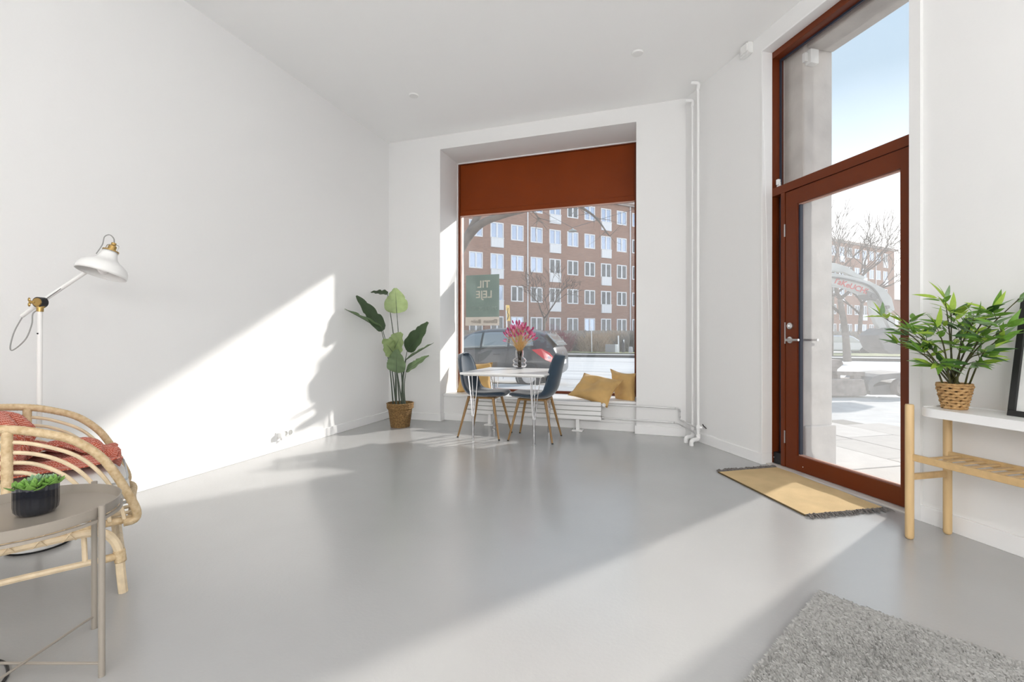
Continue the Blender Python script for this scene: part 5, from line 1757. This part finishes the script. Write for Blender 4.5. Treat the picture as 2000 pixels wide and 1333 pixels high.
# yellow banner flag
p = gpt(992, 20)
yf = thing('banner_flag', p, label='yellow banner flag on a thin pole behind the parked car', cat='banner')
b = MB(); b.tube([(p.x, p.y, GZ), P(988.5, 597, 20)], 0.025, 6); b.build('pole', M_upvc, yf)
def ban(u, v):
    q = P(988 + 1.5 * v + 7.0 * u, 596 + 31 * v + 0.6 * u, 20)
    return tuple(q + cf * 0.03 * math.sin(v * 7 + u * 2))
b = MB(); b.grid(ban, 4, 12); b.build('cloth', mat('yellow_banner_cloth', S(246, 206, 120), 0.8), yf, smooth=True, solid=0.01)
b = MB(); b.tube([P(992.5, 602, 19.95), P(991, 611, 19.95), P(994, 616, 19.95), P(990.5, 625, 19.95)], 0.014, 4); b.build('printed_stroke', M_tar, yf)

# ------------------------------------------------------------------ parked car
M_car = mat('grey_metallic_paint', S(46, 48, 53), 0.3, 0.3, coat=0.5)
M_cglass = mat('car_window_glass', (0.26, 0.29, 0.29, 1), 0.04, 0.45)
M_tyre = mat('tyre_rubber', S(44, 44, 46), 0.8)
M_rim = mat('silver_wheel', S(170, 170, 172), 0.3, 0.8)
M_tail = mat('red_tail_lamp', S(214, 52, 60), 0.15, coat=0.5)
M_tailw = mat('clear_tail_lamp', S(232, 222, 224), 0.15)
CG = GZ - 0.14
carx, cary = -2.63, 12.42         # rear end, centre line
car = thing('parked_car', (carx - 2.1, cary, CG), label='dark grey hatchback parked at the kerb outside the shop window', cat='car')
def cpt(x, y, z): return V((carx - x, cary + y, CG + z))
#  x : bottom z, widest z, belt z, roof-side z, roof-mid z | half widths bottom, widest, belt, roof side
STN = [(0.00, .42, .58, .74, .78, .80, .62, .70, .66, .58), (0.04, .34, .60, .90, .95, .97, .70, .80, .74, .62), (0.14, .30, .60, 1.00, 1.12, 1.15, .74, .85, .79, .62), (0.30, .28, .60, 1.05, 1.32, 1.36, .76, .87, .82, .60), (0.48, .27, .60, 1.06, 1.45, 1.49, .78, .88, .84, .60),
       (0.80, .26, .60, 1.05, 1.50, 1.55, .80, .89, .85, .60), (1.30, .25, .60, 1.03, 1.53, 1.585, .80, .89, .85, .61), (1.90, .24, .60, 1.01, 1.53, 1.59, .80, .89, .85, .61), (2.40, .24, .60, .99, 1.48, 1.54, .80, .89, .85, .60), (2.85, .24, .60, .98, 1.30, 1.36, .80, .88, .84, .60), (3.20, .25, .59, .96, 1.06, 1.10, .79, .87, .82, .62), (3.45, .26, .58, .90, .96, 1.00, .78, .86, .78, .60), (3.90, .28, .56, .80, .86, .90, .74, .82, .70, .52), (4.15, .32, .52, .66, .72, .75, .64, .70, .60, .46), (4.22, .40, .50, .56, .60, .62, .50, .56, .50, .40)]
def section(s):
    x, zb, zw, zl, zr, zm, wb_, ww, wl, wr_ = s
    half = [(wb_ * 0.5, zb), (wb_, zb + 0.03), (ww, zw - 0.12), (ww + 0.01, zw + 0.05), (wl + 0.02, zl - 0.12), (wl, zl), ((wl + wr_) / 2 + 0.02, (zl + zr) / 2), (wr_, zr), (wr_ * 0.6, (zr + zm * 2) / 3), (0.0, zm)]
    left = [(-y, z) for y, z in half]
    return [cpt(x, y, z) for y, z in left[:-1]] + [cpt(x, 0, zm)] + [cpt(x, -y, z) for y, z in reversed(left[:-1])]
b = MB()
secs = [section(s) for s in STN]
nsec = len(secs[0])
vs = [p for s in secs for p in s]
fs = []
for i in range(len(secs) - 1):
    for k in range(nsec):
        k2 = (k + 1) % nsec
        fs.append((i * nsec + k, i * nsec + k2, (i + 1) * nsec + k2, (i + 1) * nsec + k))
fs.append(tuple(range(nsec))); fs.append(tuple(reversed(range((len(secs) - 1) * nsec, len(secs) * nsec))))
b.add(vs, fs)
body = b.build('body', M_car, car, smooth=True, angle=0, sub=2)
def car_side(x, h, out=0.012):
    """a point on the near side of the body, h from belt (0) to roof edge (1), below belt when negative"""
    for a, c_ in zip(STN, STN[1:]):
        if a[0] <= x <= c_[0]:
            u = (x - a[0]) / (c_[0] - a[0])
            s = [p_ + (q_ - p_) * u for p_, q_ in zip(a, c_)]
            break
    zl, zr, wl, wr_ = s[3], s[4], s[8], s[9]
    z = zl + (zr - zl) * h
    y = wl + (wr_ - wl) * h + 0.02 * math.sin(math.pi * max(0, min(1, h)))
    return V((carx - x, cary - y - out, CG + z))
def side_patch(xs0, xs1, h0, h1, name, m, parent=body, out=0.010, sh0=0.0, sh1=0.0):
    b = MB()
    b.grid(lambda u, v: tuple(car_side(min(4.1, max(0.02, (xs0 + (xs1 - xs0) * u) + sh0 * v * (1 - u) + sh1 * v * u)), h0 + (h1 - h0) * v, out)), 10, 6)
    return b.build(name, m, parent, smooth=True, angle=0, solid=0.006)
side_patch(0.62, 1.28, 0.10, 0.84, 'rear_quarter_glass', M_cglass, sh0=0.12)
side_patch(1.34, 2.06, 0.07, 0.86, 'rear_door_glass', M_cglass)
side_patch(2.12, 3.0, 0.07, 0.86, 'front_door_glass', M_cglass, sh1=-0.5)
b = MB()
b.grid(lambda u, v: tuple(cpt(0.10 + 0.34 * v - 0.02, (u - 0.5) * 1.25, 1.08 + 0.36 * v) + V((0.04, 0, 0.03))), 8, 4)
b.build('rear_window', M_cglass, body, smooth=True, solid=0.008)
for sgn in (-1, 1):
    b = MB()
    pts = [(0.66, 1.00), (0.40, 1.03), (0.20, 0.93), (0.06, 0.76), (0.10, 0.66), (0.30, 0.74)]
    def lampy(x): return 0.86 - 0.10 * max(0, (0.35 - x) / 0.35) ** 2
    vsl = [cpt(x, sgn * (lampy(x) - 0.03), z) for x, z in pts] + [cpt(x, sgn * (lampy(x) + 0.045), z) for x, z in pts]
    n_ = len(pts)
    b.add(vsl, [tuple(range(n_)), tuple(range(n_, 2 * n_))] + [(k, (k + 1) % n_, n_ + (k + 1) % n_, n_ + k) for k in range(n_)])
    b.build('tail_lamp', M_tail, car, bevel=0.01)
    b = MB(); b.ell(cpt(0.20, sgn * 0.845, 0.80), (0.05, 0.06, 0.04), 10, 6); b.build('reversing_lamp', M_tailw, car, smooth=True)
for x in (0.74, 3.38):
    for sgn in (-1, 1):
        wh = cpt(x, sgn * 0.80, 0.315)
        b = MB(); b.lathe([(0.19, -0.09), (0.29, -0.10), (0.315, -0.07), (0.315, 0.07), (0.29, 0.10), (0.19, 0.09)], wh, 28, axis=(0, 1, 0), close=True)
        whl = b.build('wheel', M_tyre, car, smooth=True, angle=40)
        b = MB(); b.lathe([(0, 0.06), (0.05, 0.075), (0.195, 0.085), (0.20, 0.06), (0.2, -0.06), (0, -0.06)], wh, 20, axis=(0, sgn, 0)); b.build('rim', M_rim, whl, smooth=True)
        b = MB(); b.lathe([(0.36, 0.0), (0.365, 0.05), (0.33, 0.05), (0.33, 0.0)], cpt(x, sgn * 0.842, 0.315), 28, axis=(0, sgn, 0), close=True); b.build('wheel_arch', M_black, car)
for x in (1.32, 2.10, 3.15):
    b = MB(); b.tube([car_side(x, h_, 0.012) for h_ in (-1.55, -1.0, -0.5, 0.0)], 0.005, 4); b.build('door_gap', M_black, body)
b = MB(); b.tube([car_side(x, 0.03, 0.014) for x in (0.55, 1.0, 1.5, 2.0, 2.5, 3.0)], 0.010, 5); b.build('belt_trim', M_black, body)
for x in (1.52, 2.32):
    b = MB(); b.tube([car_side(x, -0.28, 0.02), car_side(x + 0.07, -0.28, 0.045), car_side(x + 0.18, -0.28, 0.02)], 0.012, 6); b.build('door_handle', M_car, body, smooth=True)
b = MB(); mq = car_side(2.95, 0.05, 0.10); b.ell(mq, (0.06, 0.09, 0.07), 10, 8); b.build('wing_mirror', M_rim, car, smooth=True)
b = MB(); b.tube([cpt(0.10, 0.0, 0.95) + V((0.02, 0, 0)), cpt(0.06, 0.0, 0.86) + V((0.02, 0, 0))], 0.035, 10); b.build('badge', M_chrome, car)
b = MB(); b.box(carx - 0.03, cary - 0.26, CG + 0.60, carx + 0.015, cary + 0.26, CG + 0.71); b.build('number_plate', M_upvc, car, bevel=0.004)
# parked cars on the far side
def small_car(px, d, paint, label):
    p = gpt(px, d); p.z = CG
    c_ = thing('distant_car', p, label=label, cat='car')
    b = MB()
    prof = [(-2.0, .30), (2.0, .30), (2.05, .55), (1.9, .78), (1.2, .88), (0.5, 1.38), (-0.9, 1.42), (-1.75, .95), (-2.05, .80)]
    b.slab(prof, p + V((0, -0.8, 0)), V((1, 0, 0)), V((0, 0, 1)), V((0, 1.6, 0))); b.build('body', paint, c_, bevel=0.12, bseg=3)
    b = MB(); b.slab([(1.05, .90), (0.45, 1.30), (-0.85, 1.33), (-1.45, .92)], p + V((0, -0.82, 0)), V((1, 0, 0)), V((0, 0, 1)), V((0, 1.64, 0))); b.build('glass', M_cglass, c_)
    for x in (-1.3, 1.25):
        b = MB(); b.lathe([(0, -0.82), (0.31, -0.82), (0.31, 0.82), (0, 0.82)], p + V((x, 0, 0.31)), 16, axis=(0, 1, 0)); b.build('wheel', M_tyre, c_)
M_carw = mat('silver_car_paint', S(200, 202, 206), 0.25, 0.3, coat=0.6)
small_car(1640, 33, M_carw, 'silver car parked across the road, seen low through the door glass')

# ------------------------------------------------------------------ excavator outside the door
M_exw = mat('dirty_white_machine_paint', S(204, 204, 200), 0.5, c2=S(176, 176, 172), vscale=3)
M_exg = mat('dark_machine_grey', S(104, 102, 102), 0.65, c2=S(130, 126, 124), vscale=4)
M_exred = mat('red_lettering', S(200, 62, 62), 0.5)
DX_ = 9.3
exo = c2w((1500 - 1000) / FPX * DX_, DX_, GZ)
ex = thing('mini_excavator', exo, label='white mini excavator with red lettering on its boom outside the door', cat='excavator')
er = c2w(1, 0); ef = c2w(0, 1)
def E_(px, py, dd=0.0): return P(px, py, DX_ + dd) 
def plate(poly, dd, th, name, m, parent=ex, bevel=0.01):
    b = MB(); o = P(1000, HORIZON, DX_ + dd)
    pts = [((x - 1000) / FPX * (DX_ + dd), -(y - HORIZON) / FPX * (DX_ + dd)) for x, y in poly]
    b.slab(pts, o, er, V((0, 0, 1)), ef * th)
    return b.build(name, m, parent, bevel=bevel)
boom = plate([(1500, 640), (1520, 560), (1570, 532), (1628, 533), (1668, 541), (1700, 550), (1728, 564), (1742, 582), (1748, 606), (1738, 612), (1728, 596), (1712, 584), (1690, 574), (1660, 562), (1628, 557), (1580, 556), (1545, 572), (1530, 650)], -0.11, 0.22, 'boom', M_exw)
plate([(1598, 513), (1632, 514), (1655, 521), (1674, 534), (1690, 541), (1688, 546), (1668, 541), (1648, 532), (1600, 527)], -0.05, 0.10, 'boom_cylinder', M_exw)
plate([(1700, 586), (1712, 588), (1722, 620), (1738, 650), (1728, 660), (1712, 632), (1703, 612)], -0.05, 0.10, 'stick', M_exw)
plate([(1722, 590), (1738, 604), (1752, 640), (1744, 652), (1734, 632)], 0.02, 0.14, 'stick', M_exw)
bk = plate([(1716, 655), (1740, 640), (1764, 642), (1776, 662), (1772, 692), (1740, 692), (1728, 684), (1720, 668)], -0.28, 0.56, 'bucket', M_exg, bevel=0.02)
plate([(1692, 566), (1708, 574), (1716, 584), (1706, 586), (1696, 582)], -0.13, 0.26, 'pivot_bracket', M_exg)
b = MB()
for hx, hy in ((1705, 578), (1735, 600), (1735, 652)):
    q = E_(hx, hy, -0.15); b.cyl(q, q + ef * 0.30, 0.035, seg=12)
b.build('pivot_pins', M_exg, ex, smooth=True)
b = MB(); b.tube(smooth_path([E_(1600, 540, -0.14), E_(1650, 545, -0.14), E_(1700, 560, -0.14), E_(1722, 590, -0.14), E_(1735, 625, -0.14)], 5), 0.018, 6); b.build('hose', M_exg, ex, smooth=True)
# lettering along the boom
tx = wall_text('TaKeUCHI', 0, 0, 0, 0.155, M_exred, ex, rot=(R(90), 0, 0), align='LEFT', ext=0.002)
tp = E_(1628, 547.5, -0.118)
tx.location = ROOT[ex.name] @ tp
tx.rotation_euler = Matrix((er, (V((0, 0, 1)) - er * 0.0), -ef)).transposed().to_euler()
slope = math.atan2(-(569 - 548), 1688 - 1628)
tx.rotation_euler = (Matrix((er, V((0, 0, 1)), -ef)).transposed() @ Matrix.Rotation(slope, 3, 'Z')).to_euler()
tx.data.shear = 0.15
tx = to_mesh(tx)
# body, cab and tracks (behind the stone jamb from here)
b = MB(); 
def eb(x0, y0, z0, x1, y1, z1, name, m, bev=0.03):
    c_ = exo + er * ((x0 + x1) / 2) + ef * ((y0 + y1) / 2) + V((0, 0, (z0 + z1) / 2))
    b = MB(); b.obox(c_, er * ((x1 - x0) / 2), ef * ((y1 - y0) / 2), V((0, 0, (z1 - z0) / 2)))
    return b.build(name, m, ex, bevel=bev)
eb(-2.0, -0.8, 0.62, -0.1, 0.8, 1.25, 'engine_house', M_exw, 0.08)
eb(-1.2, -0.75, 1.25, -0.25, 0.25, 2.45, 'cab', M_exg, 0.08)
eb(-2.0, -0.95, 0.02, 0.1, -0.60, 0.55, 'track', M_exg, 0.2)
eb(-2.0, 0.60, 0.02, 0.1, 0.95, 0.55, 'track', M_exg, 0.2)
eb(-1.5, -0.6, 0.25, -0.3, 0.6, 0.62, 'undercarriage', M_exg)
# attachments lying on the pavement
at0 = G(1660, 773, GZ); at0 = c2w((1660 - 1000) / FPX * 9.2, 9.2, GZ)
fk = thing('fork_attachment', at0, label='rusty grey steel fork frame lying on the pavement under the boom', cat='machine attachment')
def ap(px, py, dd, base_d=9.2): return P(px, py, base_d + dd)
def aplate(poly, dd, th, name, m, parent, base_d=9.2, bevel=0.01):
    b = MB(); d_ = base_d + dd; o = P(1000, HORIZON, d_)
    b.slab([((x - 1000) / FPX * d_, -(y - HORIZON) / FPX * d_) for x, y in poly], o, er, V((0, 0, 1)), ef * th)
    return b.build(name, m, parent, bevel=bevel)
M_rust = mat('dusty_rusty_steel', S(158, 146, 138), 0.8, c2=S(118, 106, 100), vscale=6)
aplate([(1612, 742), (1688, 742), (1694, 772), (1690, 774), (1612, 774)], -0.1, 0.5, 'base', M_rust, fk)
aplate([(1634, 726), (1690, 727), (1690, 736), (1634, 733)], 0.1, 0.12, 'top_bar', M_rust, fk)
aplate([(1636, 733), (1642, 733), (1642, 743), (1636, 743)], 0.1, 0.12, 'upright', M_rust, fk)
aplate([(1668, 734), (1682, 735), (1684, 743), (1668, 743)], 0.1, 0.12, 'upright', M_rust, fk)
aplate([(1608, 703), (1644, 703), (1648, 712), (1636, 722), (1634, 744), (1608, 744)], 0.2, 0.3, 'side_cheek', M_rust, fk)
at1 = c2w((1740 - 1000) / FPX * 9.3, 9.3, GZ)
gb = thing('grading_bucket', at1, label='grey grading bucket lying on the pavement right of the fork frame', cat='machine attachment')
arc = [(1696, 752), (1698, 744), (1706, 737), (1720, 732), (1740, 730), (1775, 728)]
aplate(arc + [(1775, 738), (1740, 741), (1722, 744), (1708, 752), (1702, 764), (1697, 764)], -0.2, 0.7, 'shell', M_exg, gb, 9.3)
aplate([(1698, 757), (1745, 749), (1775, 745), (1775, 772), (1700, 772)], -0.1, 0.6, 'side_plate', M_exg, gb, 9.3)
q = P(1762, 757, 9.1)
b = MB(); b.lathe([(0.10, -0.08), (0.17, -0.08), (0.19, 0.0), (0.17, 0.08), (0.10, 0.08)], q, 24, axis=-ef, close=True); b.build('roller', M_rust, gb, smooth=True)
